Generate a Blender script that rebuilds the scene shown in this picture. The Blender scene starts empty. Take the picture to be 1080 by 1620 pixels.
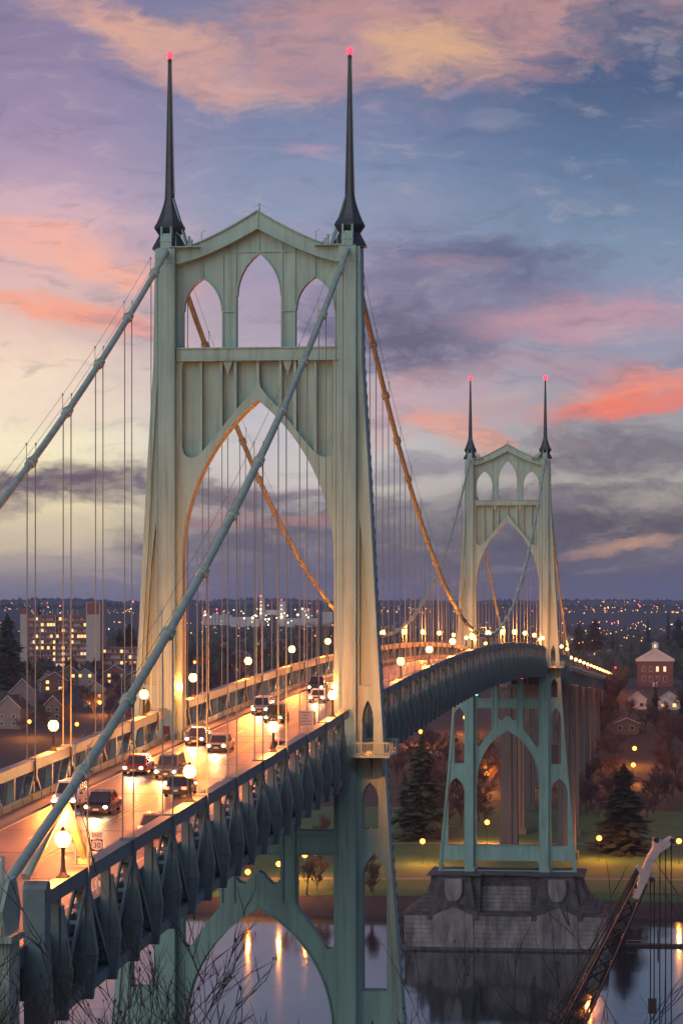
import bpy, math, random
from mathutils import Vector, Matrix, noise as mnoise
from mathutils.geometry import tessellate_polygon
R = math.radians
SC = bpy.context.scene
COL = SC.collection
rnd = random.Random(7)

# ------------------------------------------------------------------ camera
CAM = Vector((37.818, -253.32, 74.172)); YAW = 0.1193; FPX = 4484.42; HY = 959.19
cd = bpy.data.cameras.new('camera'); cam = bpy.data.objects.new('camera', cd); COL.objects.link(cam)
cam.location = CAM; cam.rotation_euler = (R(90), 0, YAW)
cd.sensor_fit = 'VERTICAL'; cd.sensor_height = 36.0; cd.lens = FPX * 36.0 / 1620.0
cd.shift_y = (HY - 810.0) / 1620.0
cd.clip_start = 0.5; cd.clip_end = 120000
SC.camera = cam
FW = Vector((-math.sin(YAW), math.cos(YAW), 0)); RT = Vector((math.cos(YAW), math.sin(YAW), 0))

def ray(px, py):
    """direction through a photograph pixel, scaled so that its forward component is one"""
    return FW + RT * ((px - 540) / FPX) + Vector((0, 0, (HY - py) / FPX))

# ------------------------------------------------------------------ world
def lin(c):
    return tuple((v / 255 / 12.92 if v / 255 <= .04045 else ((v / 255 + .055) / 1.055) ** 2.4) for v in c) + (1,)
W = bpy.data.worlds.new('World'); SC.world = W; W.use_nodes = True
nt = W.node_tree; N = nt.nodes; L = nt.links; N.clear()
def m(op, a, b=None, c=None, clamp=False):
    n = N.new('ShaderNodeMath'); n.operation = op; n.use_clamp = clamp
    for i, v in enumerate((a, b, c)):
        if v is None: continue
        if isinstance(v, (int, float)): n.inputs[i].default_value = v
        else: L.new(v, n.inputs[i])
    return n.outputs[0]
def mixc(f, a, b):
    n = N.new('ShaderNodeMix'); n.data_type = 'RGBA'
    for s, v in ((n.inputs[0], f), (n.inputs[6], a), (n.inputs[7], b)):
        if isinstance(v, (int, float)): s.default_value = v
        elif isinstance(v, tuple): s.default_value = v
        else: L.new(v, s)
    return n.outputs[2]
def dot(v, vec):
    n = N.new('ShaderNodeVectorMath'); n.operation = 'DOT_PRODUCT'; L.new(v, n.inputs[0]); n.inputs[1].default_value = vec
    return n.outputs['Value']
def mapr(v, a, b, c=0., d=1., smooth=True):
    n = N.new('ShaderNodeMapRange'); n.interpolation_type = 'SMOOTHSTEP' if smooth else 'LINEAR'
    L.new(v, n.inputs[0])
    for i, q in enumerate((a, b, c, d)): n.inputs[i + 1].default_value = q
    return n.outputs[0]
def comb(x, y, z=0.):
    n = N.new('ShaderNodeCombineXYZ')
    for i, v in enumerate((x, y, z)):
        if isinstance(v, (int, float)): n.inputs[i].default_value = v
        else: L.new(v, n.inputs[i])
    return n.outputs[0]
def fbm(vec, scale, detail=6, rough=.55):
    n = N.new('ShaderNodeTexNoise'); n.inputs['Scale'].default_value = scale
    n.inputs['Detail'].default_value = detail; n.inputs['Roughness'].default_value = rough
    L.new(vec, n.inputs['Vector']); return n
def ramp(f, stops):
    n = N.new('ShaderNodeValToRGB'); el = n.color_ramp.elements
    while len(el) < len(stops): el.new(.5)
    for e, (p, c) in zip(el, stops): e.position = p; e.color = lin(c)
    L.new(f, n.inputs[0]); return n.outputs[0]
tc = N.new('ShaderNodeTexCoord').outputs['Generated']
U = m('ARCTAN2', dot(tc, RT), dot(tc, FW)); V = m('ARCSINE', dot(tc, (0, 0, 1)))
SX = m('MULTIPLY_ADD', U, 4484., 540.); SE = m('MULTIPLY', V, 4484.)       # azimuth and elevation, both in 1/4484 rad
pv = comb(m('DIVIDE', SX, 300.), m('DIVIDE', SE, 120.), 3.7)
w1 = fbm(pv, 1.0, 8, .58); sepw = N.new('ShaderNodeSeparateXYZ'); L.new(w1.outputs['Color'], sepw.inputs[0])
X2 = m('MULTIPLY_ADD', m('SUBTRACT', sepw.outputs[0], .5), 330., SX)
E2 = m('MULTIPLY_ADD', m('SUBTRACT', sepw.outputs[1], .5), 130., SE)
EF = m('DIVIDE', m('MULTIPLY_ADD', m('SUBTRACT', sepw.outputs[1], .5), 60., SE), 2400., clamp=True)
def st(l): return [(e / 2400., c) for e, c in l]
rl = ramp(EF, st([(0, (112, 110, 136)), (50, (142, 134, 144)), (85, (206, 190, 164)), (150, (240, 222, 182)), (260, (255, 242, 206)), (370, (250, 222, 200)), (470, (236, 190, 182)), (560, (222, 176, 182)), (650, (190, 158, 184)), (760, (156, 134, 172)), (900, (138, 118, 156)), (1200, (122, 114, 156)), (2400, (100, 108, 156))]))
rm = ramp(EF, st([(0, (78, 84, 118)), (60, (98, 101, 128)), (120, (156, 150, 152)), (200, (204, 198, 198)), (300, (200, 196, 208)), (400, (184, 166, 188)), (500, (166, 148, 178)), (620, (134, 146, 182)), (760, (118, 126, 166)), (900, (116, 118, 154)), (1200, (108, 115, 158)), (2400, (92, 106, 152))]))
rr = ramp(EF, st([(0, (72, 80, 116)), (50, (80, 86, 116)), (120, (124, 117, 130)), (190, (168, 162, 160)), (260, (154, 152, 162)), (360, (152, 148, 172)), (460, (140, 142, 176)), (560, (116, 138, 172)), (700, (82, 108, 152)), (820, (58, 80, 128)), (960, (50, 64, 108)), (1200, (54, 68, 112)), (2400, (72, 90, 138))]))
base = mixc(mapr(SX, 60, 430), rl, rm); base = mixc(mapr(SX, 480, 960), base, rr)
base = mixc(mapr(m('ABSOLUTE', SX), 2500, 7000), base, rm)
# general broken cloud everywhere, drawn out along the horizon
gn = fbm(comb(m('DIVIDE', SX, 620.), m('DIVIDE', E2, 170.), 9.1), 1.0, 7, .6).outputs['Fac']
base = mixc(m('MULTIPLY', mapr(gn, .46, .74), .38), base, lin((150, 142, 166)))
tx = fbm(comb(m('DIVIDE', X2, 120.), m('DIVIDE', E2, 48.), 1.3), 1.0, 10, .66).outputs['Fac']
PV2 = comb(X2, E2, 0.)
TXO = m('MULTIPLY_ADD', tx, -5.4, 2.5)
def blob(base, cx, cy, rx, ry, col, k, ang=0.):
    mp = N.new('ShaderNodeMapping'); mp.vector_type = 'TEXTURE'; L.new(PV2, mp.inputs[0])
    mp.inputs[1].default_value = (cx, HY - cy, 0); mp.inputs[2].default_value = (0, 0, -ang); mp.inputs[3].default_value = (rx, ry, 1)
    n = N.new('ShaderNodeVectorMath'); n.operation = 'DOT_PRODUCT'; L.new(mp.outputs[0], n.inputs[0]); L.new(mp.outputs[0], n.inputs[1])
    d = m('ADD', n.outputs['Value'], TXO)
    return mixc(mapr(d, 2.1, -.7, 0., k), base, lin(col))
BL = [(240, 82, 200, 40, (226, 168, 148), .95, .33), (30, 15, 70, 30, (190, 150, 155), .6, .3), (330, 120, 120, 34, (200, 152, 158), .6, .1),
      (680, 60, 270, 92, (192, 140, 140), .95, .0), (560, 100, 110, 45, (188, 142, 152), .7, .2), (700, 95, 95, 48, (224, 172, 132), .85, 0.), (1060, 10, 70, 40, (160, 126, 142), .8, 0.),
      (470, 250, 38, 15, (192, 152, 176), .7, 0.), (735, 162, 26, 7, (165, 142, 165), .7, -.2), (795, 202, 45, 12, (136, 138, 168), .6, .1), (590, 180, 16, 8, (170, 145, 170), .6, 0.),
      (60, 335, 160, 32, (226, 180, 188), .6, .2), (120, 405, 170, 32, (255, 178, 156), .9, .22), (80, 500, 150, 22, (255, 160, 132), .95, .12), (190, 515, 90, 12, (232, 160, 160), .7, .1), (60, 640, 160, 22, (252, 222, 206), .6, 0.),
      (700, 470, 200, 85, (108, 102, 142), .9, 0.), (640, 535, 140, 50, (88, 82, 122), .95, .1), (760, 405, 120, 30, (84, 90, 134), .9, .1), (700, 420, 70, 12, (160, 130, 155), .6, 0.),
      (930, 505, 160, 38, (196, 144, 162), .75, .0), (1020, 615, 110, 26, (250, 134, 112), .95, -.15), (970, 646, 100, 17, (240, 112, 100), .9, -.1), (900, 590, 110, 26, (176, 136, 156), .6, 0.),
      (690, 640, 120, 46, (196, 150, 162), .7, 0.), (748, 690, 60, 30, (250, 150, 120), .9, .6), (640, 700, 80, 16, (200, 160, 165), .6, -.1),
      (970, 715, 180, 38, (98, 96, 122), .95, 0.), (1000, 776, 110, 16, (98, 93, 118), .9, -.05), (680, 748, 130, 18, (128, 124, 150), .75, 0.), (880, 690, 60, 14, (130, 108, 128), .6, 0.),
      (110, 764, 200, 30, (88, 76, 106), 1., 0.), (340, 768, 80, 22, (96, 86, 114), .95, 0.), (470, 772, 60, 9, (128, 116, 140), .8, 0.),
      (420, 856, 190, 60, (86, 90, 118), .97, 0.), (350, 812, 60, 16, (166, 122, 134), .6, 0.), (520, 822, 80, 8, (188, 130, 128), .7, 0.),
      (760, 858, 230, 56, (74, 82, 112), .97, 0.), (1000, 832, 190, 40, (64, 70, 98), .97, 0.), (985, 868, 95, 10, (196, 152, 134), .85, -.05), (880, 800, 90, 8, (108, 104, 128), .8, 0.), (100, 880, 170, 12, (160, 146, 156), .6, 0.)]
for b in BL: base = blob(base, *b)
fine = fbm(comb(m('DIVIDE', X2, 95.), m('DIVIDE', E2, 26.), 6.6), 1.0, 9, .62).outputs['Fac']     # thin broken streaks over all of it
base = mixc(mapr(fine, .52, .8, 0., .25), base, lin((224, 200, 192))); base = mixc(mapr(fine, .5, .25, 0., .36), base, lin((78, 88, 122)))
sky = N.new('ShaderNodeTexSky'); sky.sky_type = 'NISHITA'; sky.sun_disc = False
SUN_EL, SUN_AZ = R(22), R(205)          # soft twilight glow from behind the camera, to the left of the bridge
sky.sun_elevation = R(4); sky.sun_rotation = SUN_AZ
bg1 = N.new('ShaderNodeBackground'); L.new(base, bg1.inputs[0]); bg1.inputs[1].default_value = .93
bg2 = N.new('ShaderNodeBackground'); L.new(sky.outputs[0], bg2.inputs[0]); bg2.inputs[1].default_value = .018
ad = N.new('ShaderNodeAddShader'); L.new(bg1.outputs[0], ad.inputs[0]); L.new(bg2.outputs[0], ad.inputs[1])
wo = N.new('ShaderNodeOutputWorld'); L.new(ad.outputs[0], wo.inputs[0])

sl = bpy.data.lights.new('sun', 'SUN'); so = bpy.data.objects.new('sun', sl); COL.objects.link(so)
sl.energy = 1.35; sl.angle = R(70); sl.color = (1, .96, .92)
sd = Vector((math.sin(SUN_AZ) * math.cos(SUN_EL), math.cos(SUN_AZ) * math.cos(SUN_EL), math.sin(SUN_EL)))
so.rotation_euler = sd.to_track_quat('Z', 'Y').to_euler()

vs = SC.view_settings; SC.display_settings.display_device = 'sRGB'
vs.view_transform = 'Standard'; vs.look = 'None'; vs.exposure = 0; vs.gamma = 1; vs.use_curve_mapping = False
SC.render.engine = 'CYCLES'; cy = SC.cycles
cy.use_denoising = True; cy.max_bounces = 5; cy.diffuse_bounces = 3; cy.glossy_bounces = 3; cy.volume_bounces = 1
cy.transparent_max_bounces = 6; cy.sample_clamp_indirect = 4; cy.caustics_reflective = False; cy.caustics_refractive = False
cy.use_light_tree = True
W.cycles.sampling_method = 'MANUAL'; W.cycles.sample_map_resolution = 256

# ------------------------------------------------------------------ materials
MATS = {}
def mat(name, col, rough=.6, metal=0., var=.25, scale=3., col2=None, emis=None, estr=0., stretch=(1, 1, 1), bump=0., bscale=20., spec=.5):
    M = bpy.data.materials.new(name); M.use_nodes = True; t = M.node_tree; b = t.nodes['Principled BSDF']
    b.inputs['Roughness'].default_value = rough; b.inputs['Metallic'].default_value = metal
    b.inputs['Specular IOR Level'].default_value = spec
    if emis:
        b.inputs['Base Color'].default_value = (*col, 1); b.inputs['Emission Color'].default_value = (*emis, 1); b.inputs['Emission Strength'].default_value = estr
    else:
        g = t.nodes.new('ShaderNodeNewGeometry'); mp = t.nodes.new('ShaderNodeMapping'); mp.inputs['Scale'].default_value = stretch
        t.links.new(g.outputs['Position'], mp.inputs[0])
        n = t.nodes.new('ShaderNodeTexNoise'); n.inputs['Scale'].default_value = scale; n.inputs['Detail'].default_value = 7; n.inputs['Roughness'].default_value = .65
        t.links.new(mp.outputs[0], n.inputs['Vector'])
        r = t.nodes.new('ShaderNodeValToRGB'); r.color_ramp.elements[0].position = .3; r.color_ramp.elements[1].position = .7
        c2 = col2 or tuple(min(1, c * (1 + var)) for c in col); c1 = col if col2 else tuple(c * (1 - var) for c in col)
        r.color_ramp.elements[0].color = (*c1, 1); r.color_ramp.elements[1].color = (*c2, 1)
        t.links.new(n.outputs['Fac'], r.inputs[0]); t.links.new(r.outputs[0], b.inputs['Base Color'])
        rr_ = t.nodes.new('ShaderNodeMapRange'); rr_.inputs[3].default_value = max(.02, rough - .12); rr_.inputs[4].default_value = min(1, rough + .12)
        t.links.new(n.outputs['Fac'], rr_.inputs[0]); t.links.new(rr_.outputs[0], b.inputs['Roughness'])
        if bump:
            n2 = t.nodes.new('ShaderNodeTexNoise'); n2.inputs['Scale'].default_value = bscale; n2.inputs['Detail'].default_value = 5
            t.links.new(mp.outputs[0], n2.inputs['Vector'])
            bp = t.nodes.new('ShaderNodeBump'); bp.inputs['Strength'].default_value = bump; bp.inputs['Distance'].default_value = .1
            t.links.new(n2.outputs['Fac'], bp.inputs['Height']); t.links.new(bp.outputs[0], b.inputs['Normal'])
    MATS[name] = M; return M
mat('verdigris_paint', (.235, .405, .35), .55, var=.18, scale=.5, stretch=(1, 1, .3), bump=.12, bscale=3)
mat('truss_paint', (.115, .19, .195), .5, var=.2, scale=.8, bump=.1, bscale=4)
mat('spire_copper', (.045, .055, .06), .45, var=.35, scale=1.2, metal=.3)
mat('cable_paint', (.33, .42, .325), .8, var=.15, scale=1.)
mat('rope_steel', (.16, .21, .19), .5, var=.15, scale=1.)
mat('asphalt', (.12, .105, .095), .42, var=.35, scale=.9, stretch=(2.5, .12, 1), bump=.12, bscale=30)
mat('walk_concrete', (.2, .19, .175), .8, var=.2, scale=.6)
mat('yellow_paint', (.62, .4, .05), .5, var=.2, scale=2)
mat('white_paint', (.75, .74, .7), .5, var=.1, scale=2)
mat('pier_stone', (.085, .08, .078), .9, var=.65, scale=.5, stretch=(1, 1, .45), bump=.3, bscale=2)
mat('pier_stone_pale', (.21, .2, .195), .9, var=.6, scale=.45, stretch=(1, 1, .35), bump=.3, bscale=2)
mat('viaduct_concrete', (.1, .095, .095), .85, var=.3, scale=.25, stretch=(1, 1, .2), bump=.2, bscale=2)
mat('lamp_iron', (.035, .03, .028), .5, var=.2)
mat('red_glow', (1, .1, .1), emis=(1, .025, .05), estr=4)
mat('green_glow', (.1, 1, .4), emis=(.1, 1, .5), estr=4)
mat('head_glow', (1, .9, .7), emis=(1, .8, .5), estr=60)
mat('tail_glow', (1, .05, .03), emis=(1, .06, .03), estr=14)
mat('win_glow', (1, .7, .3), emis=(1, .55, .16), estr=1.5)
mat('win_glow_pale', (1, .8, .5), emis=(1, .72, .4), estr=.8)
mat('win_dark', (.03, .035, .045), .15, var=.2)
mat('curtain', (.3, .28, .25), .8, var=.4, scale=.6)
mat('city_orange', (1, .6, .2), emis=(1, .38, .09), estr=3.2)
mat('city_white', (1, .9, .7), emis=(1, .8, .52), estr=4)
mat('city_red', (1, .2, .2), emis=(1, .08, .10), estr=8)
mat('grass', (.03, .085, .02), .9, col2=(.065, .14, .035), scale=.12, bump=.3, bscale=3)
mat('brush_soil', (.03, .022, .018), .95, col2=(.055, .038, .03), scale=.2, bump=.3, bscale=3)
mat('path', (.19, .16, .14), .85, var=.2, scale=.5)
mat('bark', (.05, .036, .034), .9, var=.3, scale=1.)
mat('bark_red', (.075, .042, .036), .9, var=.3, scale=1.)
mat('bark_dark', (.03, .022, .02), .9, var=.3, scale=5.)
mat('needle', (.014, .024, .014), .8, col2=(.032, .045, .024), scale=.5)
mat('needle_pale', (.02, .032, .02), .8, col2=(.045, .06, .03), scale=.5)
mat('ridge_wood', (.018, .024, .022), .95, col2=(.032, .038, .033), scale=.01)
mat('mountain', (.05, .055, .075), .95, var=.2, scale=.001)
mat('apartment_wall', (.33, .29, .26), .8, var=.1, scale=.1)
mat('apartment_red', (.2, .06, .058), .75, var=.2, scale=.2)
mat('brick_red', (.13, .055, .045), .85, var=.3, scale=.8)
mat('trim_white', (.45, .43, .41), .7, var=.08, scale=.5)
mat('siding_grey', (.13, .13, .135), .8, var=.15, scale=.5)
mat('siding_cream', (.2, .18, .155), .8, var=.15, scale=.5)
mat('siding_brown', (.12, .085, .065), .8, var=.2, scale=.5)
mat('roof_slate', (.045, .045, .05), .85, var=.3, scale=.6)
mat('roof_brown', (.075, .055, .045), .85, var=.3, scale=.6)
mat('crane_white', (.36, .31, .31), .5, var=.18, scale=1.2)
mat('crane_black', (.022, .02, .02), .5, var=.3, scale=1.)
mat('crane_red_and_lit', (.07, .035, .032), .5, var=.3, scale=1.)  # machinery house colour; on the left boom chords it stands for red light
mat('rubber', (.015, .015, .015), .8, var=.2)
mat('chrome', (.5, .5, .5), .25, metal=.8, var=.1)
mat('sign_white', (.6, .58, .53), .6, var=.06)
mat('sign_black', (.02, .02, .02), .6, var=.1)
mat('sign_pink', (.42, .33, .32), .6, var=.06)
mat('plaque_brown', (.12, .035, .028), .6, var=.1)
mat('silo', (.4, .39, .38), .8, var=.15, scale=.05)
mat('dock_wood', (.05, .045, .042), .9, var=.3)
for nm, c in (('car_silver', (.36, .36, .37)), ('car_black', (.02, .02, .022)), ('car_white', (.62, .61, .58)), ('car_red', (.25, .03, .025)), ('car_blue', (.04, .075, .17)), ('car_green', (.04, .09, .06)), ('car_grey', (.13, .13, .14)), ('car_tan', (.3, .24, .16))):
    mat(nm, c, .28, var=.05, spec=.6)
def glow_glass(name, col, strength):
    # frosted lamp globe: lets the lamp inside shine through and glows itself
    M = bpy.data.materials.new(name); M.use_nodes = True; t = M.node_tree; t.nodes.clear()
    e = t.nodes.new('ShaderNodeEmission'); e.inputs[0].default_value = (*col, 1); e.inputs[1].default_value = strength
    tr = t.nodes.new('ShaderNodeBsdfTransparent'); mx = t.nodes.new('ShaderNodeMixShader'); mx.inputs[0].default_value = .5
    o = t.nodes.new('ShaderNodeOutputMaterial'); t.links.new(tr.outputs[0], mx.inputs[1]); t.links.new(e.outputs[0], mx.inputs[2]); t.links.new(mx.outputs[0], o.inputs[0]); MATS[name] = M
glow_glass('lamp_glow', (1, .45, .10), 20); glow_glass('park_glow', (1, .34, .045), 10)
def mk_water():
    M = bpy.data.materials.new('river_water'); M.use_nodes = True; t = M.node_tree; b = t.nodes['Principled BSDF']
    b.inputs['Base Color'].default_value = (.012, .018, .024, 1); b.inputs['Roughness'].default_value = .07; b.inputs['IOR'].default_value = 1.33
    g = t.nodes.new('ShaderNodeNewGeometry'); h = None
    for sx, sy, d in ((.09, .05, .1), (.6, .25, .012)):
        mp = t.nodes.new('ShaderNodeMapping'); mp.inputs['Scale'].default_value = (sx, sy, 1); t.links.new(g.outputs['Position'], mp.inputs[0])
        n = t.nodes.new('ShaderNodeTexNoise'); n.inputs['Scale'].default_value = 1; n.inputs['Detail'].default_value = 3; t.links.new(mp.outputs[0], n.inputs['Vector'])
        bp = t.nodes.new('ShaderNodeBump'); bp.inputs['Strength'].default_value = .5; bp.inputs['Distance'].default_value = d
        t.links.new(n.outputs['Fac'], bp.inputs['Height'])
        if h: t.links.new(h, bp.inputs['Normal'])
        h = bp.outputs[0]
    t.links.new(h, b.inputs['Normal']); MATS['river_water'] = M
mk_water()

def weather(name, col, amt, st, sc):
    # rain streaks and grime with a shape of their own
    M = MATS[name]; t = M.node_tree; b = t.nodes['Principled BSDF']; src = b.inputs['Base Color'].links[0].from_socket
    g = t.nodes.new('ShaderNodeNewGeometry'); mp = t.nodes.new('ShaderNodeMapping'); mp.inputs['Scale'].default_value = st; t.links.new(g.outputs['Position'], mp.inputs[0])
    n = t.nodes.new('ShaderNodeTexNoise'); n.inputs['Scale'].default_value = sc; n.inputs['Detail'].default_value = 8; n.inputs['Roughness'].default_value = .7; t.links.new(mp.outputs[0], n.inputs['Vector'])
    r = t.nodes.new('ShaderNodeMapRange'); r.inputs[1].default_value = .5; r.inputs[2].default_value = .72; r.inputs[4].default_value = amt; t.links.new(n.outputs['Fac'], r.inputs[0])
    mx = t.nodes.new('ShaderNodeMix'); mx.data_type = 'RGBA'; mx.inputs[7].default_value = (*col, 1); t.links.new(r.outputs[0], mx.inputs[0]); t.links.new(src, mx.inputs[6]); t.links.new(mx.outputs[2], b.inputs['Base Color'])
weather('verdigris_paint', (.11, .12, .09), .6, (2.2, 2.2, .09), 1.); weather('truss_paint', (.1, .06, .04), .6, (1.5, 1.5, .5), 1.2); weather('cable_paint', (.14, .15, .11), .5, (1, .6, .6), 1.5)
weather('pier_stone', (.03, .03, .028), .8, (1.2, 1.2, .12), .8); weather('pier_stone_pale', (.05, .048, .045), .8, (1.2, 1.2, .1), .7); weather('asphalt', (.04, .036, .033), .7, (1.3, .03, 1), 1.); weather('viaduct_concrete', (.04, .04, .04), .7, (1, 1, .06), 1.)
# ------------------------------------------------------------------ mesh helpers
class MB:
    def __init__(s): s.v = []; s.f = []; s.mi = []; s.cur = 0
    def add(s, v, f):
        o = len(s.v); s.v += [tuple(p) for p in v]; s.f += [tuple(i + o for i in q) for q in f]; s.mi += [s.cur] * len(f); return s
    def box(s, x0, x1, y0, y1, z0, z1):
        if x0 > x1: x0, x1 = x1, x0
        if y0 > y1: y0, y1 = y1, y0
        return s.add([(x0, y0, z0), (x1, y0, z0), (x1, y1, z0), (x0, y1, z0), (x0, y0, z1), (x1, y0, z1), (x1, y1, z1), (x0, y1, z1)],
                     [(0, 3, 2, 1), (4, 5, 6, 7), (0, 1, 5, 4), (1, 2, 6, 5), (2, 3, 7, 6), (3, 0, 4, 7)])
    def frus(s, x0, x1, y0, y1, z0, X0, X1, Y0, Y1, z1):
        return s.add([(x0, y0, z0), (x1, y0, z0), (x1, y1, z0), (x0, y1, z0), (X0, Y0, z1), (X1, Y0, z1), (X1, Y1, z1), (X0, Y1, z1)],
                     [(0, 3, 2, 1), (4, 5, 6, 7), (0, 1, 5, 4), (1, 2, 6, 5), (2, 3, 7, 6), (3, 0, 4, 7)])
    def tube(s, pts, rads, n=6, caps=True):
        pts = [Vector(p) for p in pts]
        if isinstance(rads, (int, float)): rads = [rads] * len(pts)
        o = len(s.v); up = None
        for i, p in enumerate(pts):
            d = (pts[min(i + 1, len(pts) - 1)] - pts[max(i - 1, 0)]).normalized()
            if up is None: up = Vector((0, 0, 1)) if abs(d.z) < .9 else Vector((1, 0, 0))
            a = d.cross(up).normalized(); b = a.cross(d)
            for k in range(n):
                t = 2 * math.pi * k / n; s.v.append(tuple(p + (a * math.cos(t) + b * math.sin(t)) * rads[i]))
        for i in range(len(pts) - 1):
            for k in range(n):
                k2 = (k + 1) % n; s.f.append((o + i * n + k, o + i * n + k2, o + (i + 1) * n + k2, o + (i + 1) * n + k)); s.mi.append(s.cur)
        if caps:
            s.f.append(tuple(o + k for k in reversed(range(n)))); s.f.append(tuple(o + (len(pts) - 1) * n + k for k in range(n))); s.mi += [s.cur] * 2
        return s
    def beam(s, p, q, w, h, up=(0, 0, 1)):
        p = Vector(p); q = Vector(q); d = (q - p).normalized(); up = Vector(up)
        if abs(d.dot(up)) > .98: up = Vector((0, 1, 0))
        a = d.cross(up).normalized() * (w / 2); b = a.cross(d).normalized() * (h / 2)
        return s.add([p - a - b, p + a - b, p + a + b, p - a + b, q - a - b, q + a - b, q + a + b, q - a + b],
                     [(0, 3, 2, 1), (4, 5, 6, 7), (0, 1, 5, 4), (1, 2, 6, 5), (2, 3, 7, 6), (3, 0, 4, 7)])
    def yband(s, p, q, y, t):
        """flat strip between two XZ points, full depth -y..y, thickness t"""
        d = Vector((q[0] - p[0], q[1] - p[1])).normalized(); n = Vector((-d.y, d.x)) * t / 2; v = []
        for c in (p, q):
            v += [(c[0] - n.x, -y, c[1] - n.y), (c[0] + n.x, -y, c[1] + n.y), (c[0] + n.x, y, c[1] + n.y), (c[0] - n.x, y, c[1] - n.y)]
        return s.add(v, [(0, 3, 2, 1), (4, 5, 6, 7), (0, 1, 5, 4), (1, 2, 6, 5), (2, 3, 7, 6), (3, 0, 4, 7)])
    def lathe(s, prof, n=8, c=(0, 0), ph=0.):
        o = len(s.v)
        for z, r in prof:
            for k in range(n):
                t = 2 * math.pi * (k + ph) / n; s.v.append((c[0] + r * math.cos(t), c[1] + r * math.sin(t), z))
        for i in range(len(prof) - 1):
            for k in range(n):
                k2 = (k + 1) % n; s.f.append((o + i * n + k, o + i * n + k2, o + (i + 1) * n + k2, o + (i + 1) * n + k)); s.mi.append(s.cur)
        s.f.append(tuple(o + k for k in reversed(range(n)))); s.f.append(tuple(o + (len(prof) - 1) * n + k for k in range(n))); s.mi += [s.cur] * 2
        return s
    def plate(s, outer, holes, y0, y1):
        """polygon with holes in the XZ plane, extruded along Y"""
        loops = [outer] + list(holes)
        tri = tessellate_polygon([[Vector((x, z, 0)) for x, z in l] for l in loops])
        flat = [p for l in loops for p in l]; n = len(flat); o = len(s.v)
        s.v += [(x, y0, z) for x, z in flat] + [(x, y1, z) for x, z in flat]
        def area(t): (ax, az), (bx, bz), (cx, cz) = (flat[i] for i in t); return (bx - ax) * (cz - az) - (cx - ax) * (bz - az)
        for t in tri:
            a = area(t)
            if abs(a) < 1e-9: continue
            if a < 0: t = (t[0], t[2], t[1])
            s.f.append(tuple(o + i for i in t)); s.f.append(tuple(o + n + i for i in reversed(t))); s.mi += [s.cur] * 2
        k = 0
        for li, l in enumerate(loops):
            sa = sum(l[i][0] * l[(i + 1) % len(l)][1] - l[(i + 1) % len(l)][0] * l[i][1] for i in range(len(l)))
            for i in range(len(l)):
                a, b = k + i, k + (i + 1) % len(l)
                if (sa > 0) == (li > 0): a, b = b, a
                s.f.append((o + b, o + a, o + n + a, o + n + b)); s.mi.append(s.cur)
            k += len(l)
        return s
    def mesh(s, name, mats, smooth=False):
        me = bpy.data.meshes.new(name); me.from_pydata(s.v, [], s.f)
        for q in (mats if isinstance(mats, (list, tuple)) else [mats]): me.materials.append(MATS[q])
        me.polygons.foreach_set('material_index', s.mi)
        if smooth: me.polygons.foreach_set('use_smooth', [True] * len(me.polygons))
        me.update(); return me
    def build(s, name, mats, parent=None, smooth=False, loc=None, label=None):
        return link(name, s.mesh(name, mats, smooth), parent, loc, label)
def link(name, me, parent=None, loc=None, label=None):
    o = bpy.data.objects.new(name, me); COL.objects.link(o)
    if parent: o.parent = parent
    if loc: o.location = loc
    if label: o['label'] = label
    return o
def tag(o, label=None, cat=None, group=None, kind=None):
    if label: o['label'] = label
    if cat: o['category'] = cat
    if group: o['group'] = group
    if kind: o['kind'] = kind
    return o
def thing(name, label, cat, loc=(0, 0, 0), rz=0., group=None):
    o = bpy.data.objects.new(name, None); COL.objects.link(o); o.location = loc; o.rotation_euler = (0, 0, rz); o.empty_display_size = .1
    return tag(o, label, cat, group)
def copy_tree(o, parent=None):
    c = o.copy(); COL.objects.link(c); c.parent = parent
    for ch in list(o.children): copy_tree(ch, c)
    return c
def point(parent, loc, power, col, rad=.25, name='lamp_light'):
    l = bpy.data.lights.new(name, 'POINT'); l.energy = power; l.color = col; l.shadow_soft_size = rad
    o = bpy.data.objects.new(name, l); COL.objects.link(o); o.parent = parent; o.location = loc; return o
def gothic(x0, x1, zb, zs, za, n=8):
    """closed outline of a pointed arch opening: sill zb, spring zs, apex za"""
    w = (x1 - x0) / 2; c = (x0 + x1) / 2; h = za - zs; Rr = (h * h + w * w) / (2 * w)
    right = []
    for i in range(n + 1):
        z = h * i / n; right.append((w - Rr + math.sqrt(max(0, Rr * Rr - z * z)), zs + z))
    pts = [(c - w, zb), (c + w, zb)] + [(c + max(x, 0), z) for x, z in right[:-1]] + [(c, za)]
    return pts + [(c - max(x, 0), z) for x, z in reversed(right[:-1])]
def mir(l): return [(-x, z) for x, z in reversed(l)]

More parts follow.
